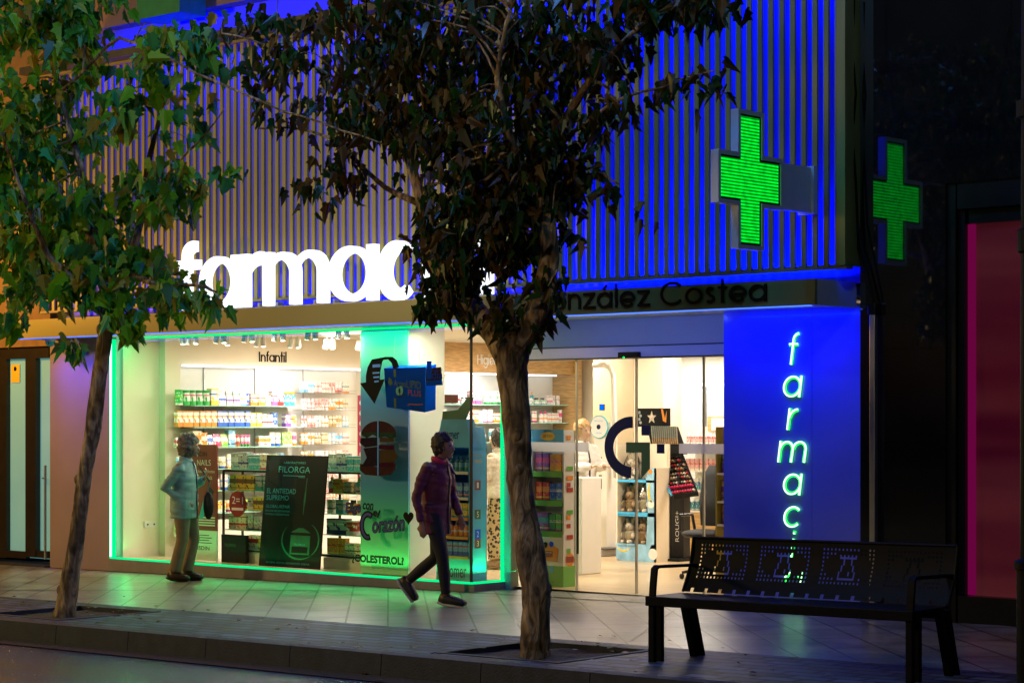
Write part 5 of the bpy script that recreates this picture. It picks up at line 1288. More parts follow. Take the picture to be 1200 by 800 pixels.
# ------------------------------------------------------------------ products
_pm = {}
LID = {'green': (0.02, 0.30, 0.05), 'orange': (0.7, 0.25, 0.03), 'white': (0.75, 0.75, 0.75), 'blue': (0.03, 0.12, 0.5), 'black': (0.02, 0.02, 0.02), 'gold': (0.5, 0.33, 0.1), 'pink': (0.6, 0.06, 0.2)}
C_ = dict(white=(.78, .77, .74), green=(.05, .45, .10), teal=(.04, .30, .33), orange=(.80, .28, .04), blue=(.04, .14, .60), pink=(.75, .10, .28), yellow=(.80, .60, .08), red=(.55, .03, .03), purple=(.25, .08, .38), brown=(.16, .08, .04), sky=(.2, .5, .75), cream=(.72, .64, .48), lime=(.35, .6, .08), black=(.03, .03, .03), grey=(.42, .42, .42), navy=(.02, .03, .15), gold=(.45, .30, .08), rose=(.65, .32, .30))
def product(kind, base, acc, acc2, k, w_, d_, h_, lid='white'):
    key = (kind, base, acc, acc2, k, round(w_, 3), round(d_, 3), round(h_, 3), lid)
    if key in _pm: return _pm[key]
    m = MB().use(pack(C_[base], C_[acc], C_[acc2], k))
    if lid not in M:
        pass
    if 'lid_' + lid not in M: mat('lid_' + lid, LID[lid], .35, var=.05)
    if kind == 'carton': m.box(-w_ / 2, w_ / 2, -d_ / 2, d_ / 2, 0, h_, .004)
    elif kind == 'tin': m.lathe((0, 0, 0), [(w_ / 2, 0), (w_ / 2, h_ * .84)], 16); m.use('lid_' + lid); m.lathe((0, 0, 0), [(w_ / 2 * 1.03, h_ * .841), (w_ / 2 * 1.03, h_), (w_ / 2 * .95, h_ * 1.01)], 16)
    elif kind == 'bottle': m.lathe((0, 0, 0), [(w_ * .46, 0), (w_ * .5, h_ * .05), (w_ * .5, h_ * .66), (w_ * .2, h_ * .78)], 14); m.use('lid_' + lid); m.lathe((0, 0, 0), [(w_ * .22, h_ * .781), (w_ * .22, h_)], 12)
    elif kind == 'pouch': m.add([(-w_ / 2, -d_ / 2, 0), (w_ / 2, -d_ / 2, 0), (w_ / 2, d_ / 2, 0), (-w_ / 2, d_ / 2, 0), (-w_ * .46, -.006, h_), (w_ * .46, -.006, h_), (w_ * .46, .006, h_), (-w_ * .46, .006, h_), (-w_ / 2, -d_ * .42, h_ * .45), (w_ / 2, -d_ * .42, h_ * .45), (w_ / 2, d_ * .42, h_ * .45), (-w_ / 2, d_ * .42, h_ * .45)],
                               [(3, 2, 1, 0), (0, 1, 9, 8), (1, 2, 10, 9), (2, 3, 11, 10), (3, 0, 8, 11), (8, 9, 5, 4), (9, 10, 6, 5), (10, 11, 7, 6), (11, 8, 4, 7), (4, 5, 6, 7)])
    elif kind == 'tube': m.tube([(0, 0, h_ * .18), (0, 0, h_ * .6), (0, 0, h_)], [(d_ / 2, w_ * .42), (d_ * .4, w_ * .46), (.003, w_ * .5)], 12, up=(0, 1, 0)); m.use('lid_' + lid); m.lathe((0, 0, 0), [(w_ * .34, 0), (w_ * .34, h_ * .179)], 12)
    o = m.build('product', None, material=None); me = o.data; bpy.data.objects.remove(o); _pm[key] = me; return me
NAMEK = {'carton': 'carton', 'tin': 'tin', 'bottle': 'bottle', 'pouch': 'pouch', 'tube': 'tube'}
used_labels = {}
def row(where, axis, fixed, s0, s1, z, specs, rnd, gap=.008, dmax=.14, face=None):
    """specs: list of (kind, base, acc, acc2, k, width, height, count, lid); placed along the shelf; None = gap of a width"""
    s = s0; cnt = {}
    for sp in specs:
        if isinstance(sp, float): s += sp; continue
        kind, base, acc, acc2, k, w_, h_, n = sp[:8]; lid = sp[8] if len(sp) > 8 else 'white'
        me = product(kind, base, acc, acc2, k, w_, min(dmax, w_ * .8) if kind == 'carton' else w_ * .7, h_, lid)
        for i in range(n):
            if s + w_ > s1: return
            o = bpy.data.objects.new({'carton': 'carton', 'tin': 'tin', 'bottle': 'bottle', 'pouch': 'pouch', 'tube': 'cream_tube'}[kind], me); col.objects.link(o)
            c = s + w_ / 2
            if axis == 'y': o.location = (fixed - rnd.uniform(0, .02), c, z); o.rotation_euler = (0, 0, rad(90) + rnd.uniform(-.06, .06))
            else: o.location = (c, fixed + rnd.uniform(0, .02), z); o.rotation_euler = (0, 0, rnd.uniform(-.06, .06))
            desc = f'{base} and {acc} {NAMEK[kind]}'; cnt[desc] = cnt.get(desc, 0) + 1
            q = ords[cnt[desc] - 1] if cnt[desc] <= 24 else str(cnt[desc])
            tag(o, f'{q} {desc} from left, {where.replace("the ", "")}', {'tube': 'tube'}.get(kind, kind), f'{desc}s on the {where}')
            s += w_ + gap
RN = random.Random(5)
def rnd_specs(pal, wr, hr, kinds, n):
    out = []
    for _ in range(n):
        b, a, c = RN.choice(pal); k = RN.choice(kinds); w_ = round(RN.choice(wr), 3); h_ = round(RN.choice(hr), 3)
        out.append((k, b, a, c, RN.randrange(4), w_, h_, RN.choice((1, 1, 2, 2, 3)), RN.choice(list(LID))))
        if RN.random() < .2: out.append(RN.choice((.03, .05, .08)))
    return out
PALA = [('white', 'orange', 'blue'), ('white', 'blue', 'yellow'), ('white', 'pink', 'grey'), ('white', 'green', 'teal'), ('white', 'red', 'navy'), ('cream', 'orange', 'brown'), ('yellow', 'white', 'red'), ('pink', 'white', 'purple'), ('lime', 'white', 'green'), ('sky', 'white', 'blue'), ('grey', 'teal', 'white'), ('cream', 'brown', 'gold')]
# left wall shelving
T = thing('wall_shelving', 'white lit wall shelving with glass shelves under the Infantil lettering', 'shelving', (XL, 18.4, .03))
XS = XL + .34
m = MB().use('plastic_white'); m.box(XL, XL + .012, 16.84, 20.0, .55, 2.474); m.box(XL + .012, XL + .35, 16.84, 20.0, .03, .52); m.build('back_panel', T)
m = MB().use('niche_tube'); m.box(XL + .10, XL + .13, 16.86, 19.98, 2.452, 2.47); m.build('light_tube', T)
rows_y = [475, 500, 523, 548, 573, 599, 625]
zs = [onX(290, y, XS).z for y in rows_y]
yA, yB, yC = ya(211, XS), ya(355, XS), ya(417, XS)
for i, z in enumerate(zs):
    m = MB().use('shelf_glass_edge'); m.box(XL + .012, XS, 16.87, yB, z - .012, z); m.build('shelf', T)
m = MB().use('steel')
for y in (ya(239, XL + .02), ya(299, XL + .02), ya(355, XL + .02)): m.box(XL + .012, XL + .03, y - .008, y + .008, .55, 2.45)
m.build('upright', T)
names = ['top shelf under the Infantil sign', 'second shelf under the Infantil sign', 'third shelf under the Infantil sign', 'fourth shelf under the Infantil sign', 'fifth shelf under the Infantil sign', 'sixth shelf under the Infantil sign', 'lowest shelf under the Infantil sign']
XP = XS - .08
R1 = [('tin', 'green', 'white', 'lime', 2, .10, .19, 1, 'green'), ('tin', 'white', 'green', 'pink', 0, .10, .185, 4, 'green'), ('carton', 'white', 'yellow', 'blue', 0, .12, .21, 1), ('pouch', 'white', 'blue', 'yellow', 3, .12, .21, 1), ('pouch', 'white', 'purple', 'green', 3, .11, .18, 2), ('carton', 'white', 'sky', 'orange', 2, .10, .16, 1),
      ('carton', 'blue', 'white', 'orange', 1, .06, .16, 1), ('carton', 'white', 'orange', 'red', 0, .11, .15, 2), .03, ('carton', 'white', 'grey', 'sky', 3, .09, .13, 1), ('carton', 'white', 'pink', 'red', 0, .10, .19, 1), ('carton', 'white', 'red', 'grey', 0, .10, .19, 1), ('tin', 'teal', 'white', 'navy', 3, .10, .18, 3, 'orange')]
R2 = [('carton', 'white', 'orange', 'yellow', 0, .085, .20, 7), ('carton', 'white', 'blue', 'orange', 0, .085, .20, 6), ('carton', 'white', 'yellow', 'grey', 0, .09, .18, 2), ('carton', 'white', 'red', 'grey', 3, .085, .16, 2), ('carton', 'blue', 'white', 'yellow', 2, .08, .18, 1), .12, ('carton', 'white', 'purple', 'red', 0, .10, .16, 1), ('carton', 'yellow', 'white', 'red', 0, .09, .15, 1)]
R3 = [('pouch', 'white', 'pink', 'grey', 1, .10, .12, 1), ('carton', 'grey', 'pink', 'navy', 1, .11, .18, 1), ('carton', 'cream', 'orange', 'brown', 1, .14, .20, 1), ('carton', 'orange', 'white', 'yellow', 1, .10, .18, 1), ('pouch', 'white', 'blue', 'purple', 1, .10, .15, 1), ('pouch', 'pink', 'white', 'red', 1, .11, .16, 1), ('pouch', 'lime', 'white', 'green', 1, .11, .16, 1), ('carton', 'sky', 'white', 'navy', 1, .11, .21, 1), ('tube', 'red', 'white', 'green', 1, .05, .15, 2, 'orange'), ('tube', 'pink', 'white', 'green', 1, .05, .15, 3, 'green'), .10, ('carton', 'white', 'orange', 'pink', 1, .10, .13, 2)]
for i, z in enumerate(zs):
    sp = (R1, R2, R3)[i] + rnd_specs(PALA, (.06, .08, .10), (.15, .18), ('carton', 'bottle', 'pouch', 'tube', 'carton'), 6) if i < 3 else rnd_specs(PALA, (.06, .08, .10, .12), (.15, .18, .20), ('carton', 'bottle', 'pouch', 'tube', 'carton'), 22)
    row(names[i].replace(' sign', ''), 'y', XP, yA, yB - .02, z + .001, sp, RN)
# wire racks to the right
T = thing('wire_rack', 'narrow white wire rack of small items right of the wall shelving', 'rack', (XL, (yB + yC) / 2, .03))
rz_ = [onX(388, y, XS).z for y in (460, 480, 500, 520, 541, 563, 586, 610)]
for z in rz_:
    m = MB().use('steel')
    for q in range(5): x = XL + .06 + q * .07; m.tube([(x, yB + .03, z - .008), (x, yC, z - .008)], .004, 5)
    m.tube([(XS, yB + .03, z + .03), (XS, yC, z + .03)], .004, 5); m.build('basket', T)
m = MB().use('plastic_white'); m.box(XL + .013, XL + .02, yB + .02, yC + .02, .55, 2.44); m.build('back_panel', T)
rn = ['top', 'second', 'third', 'fourth', 'fifth', 'sixth', 'seventh', 'lowest']
for i, z in enumerate(rz_):
    pal = [('white', 'sky', 'grey'), ('white', 'rose', 'red'), ('rose', 'white', 'red'), ('white', 'orange', 'teal'), ('cream', 'gold', 'brown')]
    row(f'{rn[i]} tier of the white wire rack', 'y', XP, yB + .04, yC, z, [(('carton', 'tube', 'bottle')[(i + q) % 3], *pal[(i + q // 2) % 5], q % 4, .055, .15, 2, 'white') for q in range(8)], RN)
# Higiene wall shelving further back
XH = XL + .34
T = thing('wall_shelving', 'lit wall shelving with glass shelves under the Higiene lettering', 'shelving', (XL, 22.2, .03))
m = MB().use('plastic_white'); m.box(XL, XL + .012, 20.4, 24.14, .5, 2.455); m.box(XL + .012, XL + .35, 20.4, 24.14, .03, .48); m.build('back_panel', T)
m = MB().use('niche_tube'); m.box(XL + .10, XL + .13, 20.42, 24.1, 2.435, 2.455); m.build('light_tube', T)
hz = [onX(630, y, XH).z for y in (474, 495, 517, 540, 563, 590)]
hn = ['top', 'second', 'third', 'fourth', 'fifth', 'lowest']
PALH = [('white', 'sky', 'grey'), ('white', 'red', 'grey'), ('white', 'blue', 'sky'), ('white', 'teal', 'green'), ('white', 'orange', 'red'), ('white', 'pink', 'grey')]
for i, z in enumerate(hz):
    m = MB().use('shelf_glass_edge'); m.box(XL + .012, XH, 20.42, 24.12, z - .012, z); m.build('shelf', T)
    row(f'{hn[i]} shelf under the Higiene sign', 'y', XH - .08, ya(516, XH), 24.05, z + .001, rnd_specs(PALH, (.06, .08, .10, .14), (.10, .14, .17, .19), ('carton', 'bottle', 'carton', 'tube'), 34), RN)
m = MB().use('bun'); a = onX(516, 462, XH); b = onX(537, 472, XH); m.box(XH - .3, XH, a.y, b.y, b.z, a.z, .004); solo(m, 'wooden_box', ((XH, a.y, b.z)), 'brown wooden box on the shelving under the Higiene sign beside the column', 'box')

# black framed glass display shelves behind the window
def gondola(label, short, px0, px1, Y, top, bot, tiers):
    x0, x1 = xa(px0, Y), xa(px1, Y); zt = onY((px0 + px1) / 2, top, Y).z; zb = onY((px0 + px1) / 2, bot, Y).z; dp = .30
    T = thing('display_shelf', label, 'display shelf', ((x0 + x1) / 2, Y + dp / 2, .09))
    m = MB().use('black_frame'); r = .011
    for x in (x0, x1):
        for y in (Y, Y + dp): m.box(x - r, x + r, y - r, y + r, zb, zt)
    for z in (zb, zt):
        m.box(x0, x1, Y - r, Y + r, z - r, z + r); m.box(x0, x1, Y + dp - r, Y + dp + r, z - r, z + r)
        for x in (x0, x1): m.box(x - r + .001, x + r - .001, Y, Y + dp, z - r + .001, z + r - .001)
    m.build('frame', T)
    m = MB().use('plastic_white'); m.box(x0 + .02, x1 - .02, Y + .02, Y + dp, .09, zb - .02); m.build('base_cabinet', T)
    for i in range(tiers):
        z = zb + (zt - zb) * i / tiers + (.013 if i == 0 else 0)
        m = MB().use('shelf_glass_edge'); m.box(x0 + .012, x1 - .012, Y + .012, Y + dp - .012, z - .004, z + .004); m.build('shelf', T)
        pal = [('grey', 'teal', 'navy'), ('cream', 'brown', 'gold'), ('orange', 'yellow', 'red'), ('grey', 'white', 'navy'), ('yellow', 'brown', 'gold'), ('white', 'red', 'grey')]
        if i == 1: pal = [('red', 'white', 'gold'), ('cream', 'red', 'brown'), ('grey', 'navy', 'white')]
        row(f'{["lowest", "second", "third", "top"][i]} tier of the {short}', 'x', Y + .10, x0 + .03, x1 - .03, z + .005, rnd_specs(pal, (.09, .12, .15), (.13, .16, .18), ('carton', 'carton', 'bottle'), 8), RN, dmax=.10)
    m = MB().use('shelf_glass_edge'); m.box(x0, x1, Y, Y + dp, zt + .012, zt + .02); m.build('top', T)
    row(f'top of the {short}', 'x', Y + .10, x0 + .05, x1 - .03, zt + .021, [('carton', 'grey', 'white', 'teal', 1, .13, .19, 1), ('carton', 'grey', 'navy', 'white', 3, .16, .20, 1), ('carton', 'teal', 'grey', 'white', 3, .10, .17, 2), ('carton', 'cream', 'red', 'brown', 2, .12, .18, 2), ('carton', 'grey', 'teal', 'white', 2, .10, .16, 2)], RN, dmax=.10)
gondola('black framed glass shelf with round red sticker before it, left of the FILORGA board', 'black frame left of FILORGA board', 262, 326, 16.40, 552, 645, 4)
gondola('black framed glass shelf between the FILORGA board and the blue column', 'black frame right of FILORGA board', 376, 432, 16.40, 554, 652, 4)
m = MB().use('print_black'); x = xa(275, 16.34); m.box(x - .22, x + .22, 16.32, 16.37, .09, .42, .004); m.use('print_dim_green'); m.text(front(x - .15, 16.319, .2), 'FILORGA', 0, .08, .2, .035, .001); solo(m, 'dark_box', (x, 16.34, .09), 'dark green printed box on the floor below the red sticker', 'box')
m = MB().use('pink_trim'); a, b = xa(419, 16.9), xa(428, 16.9); m.box(a, b, 16.9, 16.94, onY(423, 570, 16.9).z, onY(423, 463, 16.9).z); m.use('print_white')
for k in range(8): m.disc(front(0, 16.9, 0), (a + b) / 2, onY(423, 472 + k * 12, 16.9).z, .03, .001, .003, 10)
m.use('grey_frame'); m.box((a + b) / 2 - .01, (a + b) / 2 + .01, 16.94, 16.96, .09, onY(423, 463, 16.9).z); solo(m, 'banner', ((a + b) / 2, 16.92, .09), 'narrow pink banner with white dots left of the blue column', 'banner')

# ------------------------------------------------------------------ blue floor display in the corner of the window
xq0, xq1 = xa(512, 16.10), xa(551, 16.10)
T = thing('floor_display', 'blue and green cardboard floor display marked xomer in the window corner', 'floor display', ((xq0 + xq1) / 2, 16.25, .09))
Yd0, Yd1 = 16.10, 16.36
z = lambda py: onY(532, py, Yd0).z
m = MB().use('print_sky'); 
m.box(xq1 - .02, xq1, Yd0, Yd1, .09, z(522)); m.box(xq0, xq0 + .02, Yd0, Yd1, .09, z(522)); m.box(xq0, xq1, Yd1 - .01, Yd1, .09, z(522)); m.build('carcass', T)
m = MB().use('leaf_green_print'); m.use('teal_print'); m.box(xq0, xq1, Yd0 - .01, Yd0 + .01, .09, z(653)); m.build('base_panel', T)
F2 = front(0, Yd0 - .012, 0)
m = MB().use('print_sky'); m.prism(F2, [(xq0 - .02, z(524)), (xq1 + .02, z(524)), (xq1 - .02, z(500)), (xq0 + .06, z(500))], -.25, 0); m.prism(F2, [(xq0 + .06, z(500)), (xq1 - .02, z(500)), (xq1 - .04, z(491)), (xq0 + .08, z(491))], -.12, 0.002); m.build('header', T)
m = MB().use('print_green'); m.use('leaf_green_print'); m.use('print_green'); m.prism(F2, [(xq0 + .09, z(491)), (xq1 - .06, z(491)), (xq1 + .05, z(466)), (xq1 - .02, z(465)), (xq1 - .16, z(480)), (xq0 + .10, z(482))], -.02, 0.004); m.build('topper', T)
m = MB().use('print_navy'); m.text(F2, 'xomer', xq0 + .10, z(514), .24, .07, .004); m.use('print_orange'); m.disc(F2, xq0 + .07, z(508), .02, .002, .006, 12)
m.use('print_black'); m.text(F2, 'xomer', xq0 + .14, z(676), .30, .10, .003); m.ribbon(F2, [(xq0 + .3, z(679)), (xq0 + .42, z(681)), (xq0 + .54, z(679))], .01, .001, .003)
m.build('lettering', T)
fs_ = side(xq1 + .001, 0, 0)
for (mt, py, st) in (('maroon_print', 568, '1'), ('print_green', 602, '5'), ('print_blue', 625, '2'), ('print_red', 636, '3')):
    m = MB().use(mt); zc_ = z(py); m.fbox(fs_, Yd0 + .07, Yd0 + .16, zc_ - .05, zc_ + .05, 0, .002); m.use('print_white'); m.text(fs_, st, Yd0 + .10, zc_ - .03, .03, .06, .003); m.build('side_mark', T)
m = MB().use('grey_frame'); m.text(fs_, 'HIGIENE', Yd0 + .05, z(535), .15, .03, .002); m.fbox(fs_, Yd0 + .07, Yd0 + .17, z(542), z(538), 0, .002); m.build('side_mark', T)
for i, (py, pal) in enumerate(((552, ('sky', 'teal', 'navy')), (582, ('blue', 'sky', 'orange')), (606, ('yellow', 'teal', 'green')), (628, ('orange', 'white', 'red')), (651, ('sky', 'blue', 'red')))):
    zz = z(py); m = MB().use('print_sky'); m.box(xq0 + .02, xq1 - .02, Yd0, Yd1 - .01, zz - .02, zz); m.use('print_orange' if i > 1 else 'lamp_white' if False else 'paper'); m.box(xq0 + .02, xq1 - .02, Yd0 - .012, Yd0 - .002, zz - .03, zz); m.build('shelf', T)
    row(f'{["top", "second", "third", "fourth", "lowest"][i]} tier of the blue xomer display', 'x', Yd0 + .08, xq0 + .03, xq1 - .02, zz + .001, [(('bottle', 'carton', 'carton')[i % 3], *pal, i, .065, .15, 8, 'blue')], RN, dmax=.08)

# ------------------------------------------------------------------ book display in the doorway
xq0, xq1 = xa(622, 16.75), xa(661, 16.75); Yd0, Yd1 = 16.75, 16.93; z = lambda py: onY(642, py, Yd0).z; zf = z(687); zf = .03
T = thing('floor_display', 'white and green cardboard display of children books just inside the entrance', 'floor display', ((xq0 + xq1) / 2, 16.84, zf))
m = MB().use('paper'); m.box(xq1 - .02, xq1, Yd0, Yd1, zf, z(504)); m.box(xq0, xq0 + .02, Yd0, Yd1, zf, z(504)); m.box(xq0, xq1, Yd1 - .012, Yd1, zf, z(504)); m.build('carcass', T)
m = MB().use('paper'); m.box(xq0, xq1, Yd0 - .01, Yd0, z(662), z(625)); m.use('leaf_green_print'); m.box(xq0 - .002, xq1 + .002, Yd0 - .012, Yd1, zf, z(662)); m.build('base_panel', T)
F2 = front(0, Yd0 - .014, 0)
m = MB().use('print_sky'); m.fbox(F2, xq0, xq1, z(518), z(503), -.01, 0); m.use('print_yellow'); m.disc(F2, (xq0 + xq1) / 2 + .02, z(511), .10, .001, .003, 24, .045); m.use('maroon_print'); m.text(F2, 'SERES', (xq0 + xq1) / 2 - .04, z(512), .13, .03, .005); m.use('print_green'); m.text(F2, 'nuevo', (xq0 + xq1) / 2 - .03, z(506), .1, .02, .005); m.build('header', T)
m = MB().use('print_orange'); m.prism(F2, [(xq0 + .06, z(656)), (xq0 + .38, z(657)), (xq0 + .40, z(642)), (xq0 + .30, z(637)), (xq0 + .09, z(640))], .001, .003); m.use('maroon_print'); m.fbox(F2, xq0 + .09, xq0 + .32, z(652), z(645), .003, .004); m.use('print_white'); m.text(F2, 'Tus mejores', xq0 + .10, z(648), .21, .022, .006); m.text(F2, 'aliados', xq0 + .10, z(651.5), .13, .022, .006)
m.use('print_blue'); m.disc(F2, xq0 + .30, z(637), .03, .001, .004, 16); m.use('print_black'); m.disc(F2, xq0 + .22, z(638), .03, .001, .004, 16); m.disc(F2, xq0 + .17, z(666), .028, .001, .004, 16); m.use('print_sky'); m.disc(F2, xq0 + .30, z(666), .03, .001, .004, 16, .04)
m.use('print_green'); m.text(F2, 'cuentos', xq0 + .2, z(682), .14, .02, .002); m.build('print', T)
fs_ = side(xq1 + .003, 0, 0)
m = MB(); m.use('print_orange'); m.disc(fs_, Yd0 + .09, z(655), .07, .001, .003, 20); m.use('maroon_print'); m.fbox(fs_, Yd0 + .03, Yd0 + .15, z(658), z(651), .003, .004)
for k, (mt, py) in enumerate((('print_orange', 513), ('leaf_green_print', 549), ('print_red', 568), ('print_red', 574), ('print_orange', 606), ('leaf_green_print', 600), ('print_red', 616), ('print_red', 629), ('leaf_green_print', 645), ('print_orange', 560))): m.use(mt); m.fbox(fs_, Yd0 + .04, Yd0 + (.14 if k % 2 else .10), z(py + 2), z(py - 3), .001, .003)
m.build('side_print', T)
for i, (py, pal) in enumerate(((552, (('purple', 'pink', 'yellow'), ('orange', 'yellow', 'pink'))), (586, (('red', 'orange', 'yellow'), ('blue', 'sky', 'white'))), (622, (('purple', 'teal', 'yellow'), ('green', 'purple', 'white'))))):
    zz = z(py); m = MB().use('leaf_green_print'); m.box(xq0 + .02, xq1 - .02, Yd0 - .012, Yd1 - .012, zz - .06, zz); m.build('shelf', T)
    row(f'{["top", "middle", "lowest"][i]} tier of the green book display', 'x', Yd0 + .06, xq0 + .03, xq1 - .02, zz + .001, [('carton', *pal[0], 1, .09, .19, 2), ('carton', *pal[1], 2, .08, .18, 2), ('carton', *pal[0], 3, .06, .17, 1)], RN, dmax=.06)

# ------------------------------------------------------------------ soft toy display
Yd = 20.4; x0, x1 = xa(722, Yd), xa(768, Yd); z = lambda py: onY(745, py, Yd).z
T = thing('toy_display', 'pale blue cardboard display with moon and stars holding bagged soft toys', 'floor display', ((x0 + x1) / 2, Yd + .15, .03))
F2 = front(0, Yd, 0)
m = MB().use('sky_pale'); m.prism(F2, [(xa(755, Yd), .03), (x1, .03), (x1, z(548)), (xa(762, Yd), z(548)), (xa(757, Yd), z(560)), (xa(759, Yd), z(600)), (xa(757, Yd), z(640))], -.02, 0)
m.use('cream_wall'); m.box(x1 - .02, x1, Yd, Yd + .3, .03, z(548)); m.box(x0, x0 + .02, Yd, Yd + .3, .03, z(520)); m.box(x0, x1, Yd + .28, Yd + .3, .03, z(520)); m.build('carcass', T)
m = MB().use('sky_pale'); m.prism(F2, [(x0, z(654)), (x0 + .06, .03), (xa(755, Yd), .03), (x1 - .06, z(637)), (x0, z(637))], -.02, .002)
m.use('print_yellow'); m.ribbon(F2, [(x0 + .12 + .10 * math.cos(rad(t)), z(640) + .06 * math.sin(rad(t))) for t in range(180, 350, 12)], [.004 + .02 * math.sin(math.pi * i / 14) for i in range(15)], .003, .005)
q = xa(763, Yd); m.ribbon(F2, [(q + .02 + .06 * math.cos(rad(t)), z(575) + .13 * math.sin(rad(t))) for t in range(120, 280, 12)], [.004 + .03 * math.sin(math.pi * i / 13) for i in range(14)], .001, .003)
m.use('plastic_white'); m.disc(F2, q, z(590), .05, .001, .003, 14); m.disc(F2, q + .03, z(648), .07, .001, .003, 14); m.use('print_orange'); m.disc(F2, q - .01, z(552), .03, .001, .003, 14); m.build('front_print', T)
for py in (600, 637):
    m = MB().use('print_sky'); m.box(x0 + .02, x1 - .02, Yd + .0, Yd + .28, z(py) - .05, z(py)); m.use('print_navy'); m.text(front(0, Yd - .002, 0), 'DULCES SUEÑOS', x0 + .04, z(py) - .038, .3, .022, .002); m.build('shelf', T)
m = MB().use('cream_wall'); m.box(x0 + .02, x1 - .02, Yd + .27, Yd + .279, .1, z(525)); m.build('back_panel', T)
def plush(x, y, z0, mt, lab, ears=True):
    T2 = thing('soft_toy', lab, 'soft toy', (x, y, z0))
    m = MB().use(mt); m.ell((0, 0, .09), (.085, .07, .09)); m.ell((0, -.02, .20), (.062, .058, .056)); m.ell((0, -.07, .19), (.028, .025, .02), 10, 8)
    for s in (1, -1):
        m.ell((s * .075, -.05, .10), (.03, .04, .05), 10, 8); m.ell((s * .05, -.08, .02), (.035, .05, .03), 10, 8)
        m.tube([(s * .035, 0, .235), (s * .05, .0, .30), (s * .055, -.01, .34)], [.02, .024, .008], 8)
    m.build('body', T2, local=True, smooth=True)
    m = MB().use('eye')
    for s in (1, -1): m.ell((s * .025, -.072, .21), (.007, .007, .007), 8, 6)
    m.ell((0, -.094, .195), (.009, .007, .007), 8, 6); m.build('face', T2, local=True)
    m = MB().use('bag_film'); m.tube([(0, 0, .01), (0, 0, .2), (0, 0, .33), (0, 0, .36), (.02, 0, .42)], [.115, .12, .05, .015, .05], 12); 
    m.v = [v + mnoise.noise_vector(v * 20) * .012 for v in m.v]; m.build('plastic_bag', T2, local=True)
plush(x0 + .14, Yd + .13, z(600), 'plush_tan', 'brown and yellow bagged soft toy on the upper tier of the blue display')
plush(x0 + .36, Yd + .14, z(600), 'plush_cream', 'pale bagged soft toy on the upper tier of the blue display')
plush(x0 + .13, Yd + .13, z(637), 'plush_cream', 'cream bagged soft toy on the lower tier of the blue display')
plush(x0 + .35, Yd + .13, z(637), 'plush_tan', 'brown eared bagged soft toy on the lower tier of the blue display')
plush(x0 + .16, Yd + .13, z(562), 'plush_cream', 'pale spotted bagged soft toy on the top tier behind the monogram')
m = MB().use('print_sky'); m.box(x0 + .02, x1 - .02, Yd, Yd + .28, z(562) - .03, z(562)); m.build('shelf', T)

# ------------------------------------------------------------------ make-up stand
Ym = 20.9; z = lambda py: onY(790, py, Ym).z
a, b = xa(783, Ym), xa(801, Ym)
T = thing('makeup_stand', 'black make-up stand on a column marked ROUGJ with a sloping tester tray', 'display stand', ((a + b) / 2, Ym, .03))
m = MB().use('print_black'); m.box(a - .28, b + .12, Ym - .25, Ym + .3, .03, .06, .006); m.build('foot', T)
m = MB().use('dark_metal'); m.box(a, b, Ym, Ym + .14, .06, z(575), .004); m.build('column', T)
m = MB().use('print_white'); f = Fr((b - .05, Ym - .003, z(634)), (0, 0, 1), (-1, 0, 0), (0, -1, 0)); m.text(f, 'ROUGJ+', 0, 0, .38, .075, .001); m.build('lettering', T)
fT = Fr(onY(768, 532, Ym), Vector((1, 0, 0)), Vector((0, .0, 1)), Vector((0, -1, 0)))
c0 = onY(768, 533, Ym); c1 = onY(789, 580, Ym - .28); c2 = onY(818, 576, Ym - .28); c3 = onY(800, 530, Ym)
m = MB().use('print_black'); th = Vector((0, .02, -.05)); m.hexa([c1 + th, c2 + th, c3 + th, c0 + th, c1, c2, c3, c0]); m.build('tray', T)
m = MB(); R3_ = random.Random(9)
for j in range(9):
    for i in range(9):
        u = (i + .5) / 9.5; v = (j + .5) / 9.5
        p0 = c1.lerp(c2, u); p1 = c0.lerp(c3, u); p = p0.lerp(p1, v); nrm = (c2 - c1).cross(c0 - c1).normalized()
        m.use(['pink_trim', 'print_red', 'plush_tan', 'cloth_black', 'plush_cream', 'steel'][0 if j < 2 and R3_.random() < .8 else R3_.choice((1, 2, 2, 3, 3, 4, 5)) if j < 8 else 3])
        h = .03 + .02 * (j % 2); m.tube([p, p + nrm * h * (1 if nrm.z > 0 else -1)], .013, 7)
m.build('testers', T)
m = MB().use('print_sky'); m.tube([c0 - Vector((.02, .01, 0)), c1 - Vector((.02, .01, 0))], .02, 4); m.build('edge_strip', T)
m = MB().use('print_black'); h0, h1 = xa(745, Ym + .05), xa(783, Ym + .05); m.box(h0, h1, Ym + .05, Ym + .10, z(500), z(478)); m.hexa([Vector((xa(765, Ym), Ym, z(532))), Vector((xa(800, Ym), Ym, z(532))), Vector((xa(800, Ym), Ym + .1, z(532))), Vector((xa(765, Ym), Ym + .1, z(532))), Vector((h0 + .2, Ym + .03, z(500))), Vector((h1 + .12, Ym + .03, z(500))), Vector((h1 + .12, Ym + .1, z(500))), Vector((h0 + .2, Ym + .1, z(500)))]); m.build('header', T)
F2 = front(0, Ym + .048, 0); cx = (h0 + h1) / 2; cz = z(489)
m = MB().use('plush_cream'); m.prism(F2, [(cx + (.075 if k % 2 == 0 else .032) * math.sin(math.pi * k / 5), cz + (.085 if k % 2 == 0 else .036) * math.cos(math.pi * k / 5)) for k in range(10)], 0, .002)
m.use('grey_frame')
for q in range(4): m.disc(F2, h0 + .06 + .02 * (q % 2), z(483 + 4 * q), .02, 0, .002, 10)
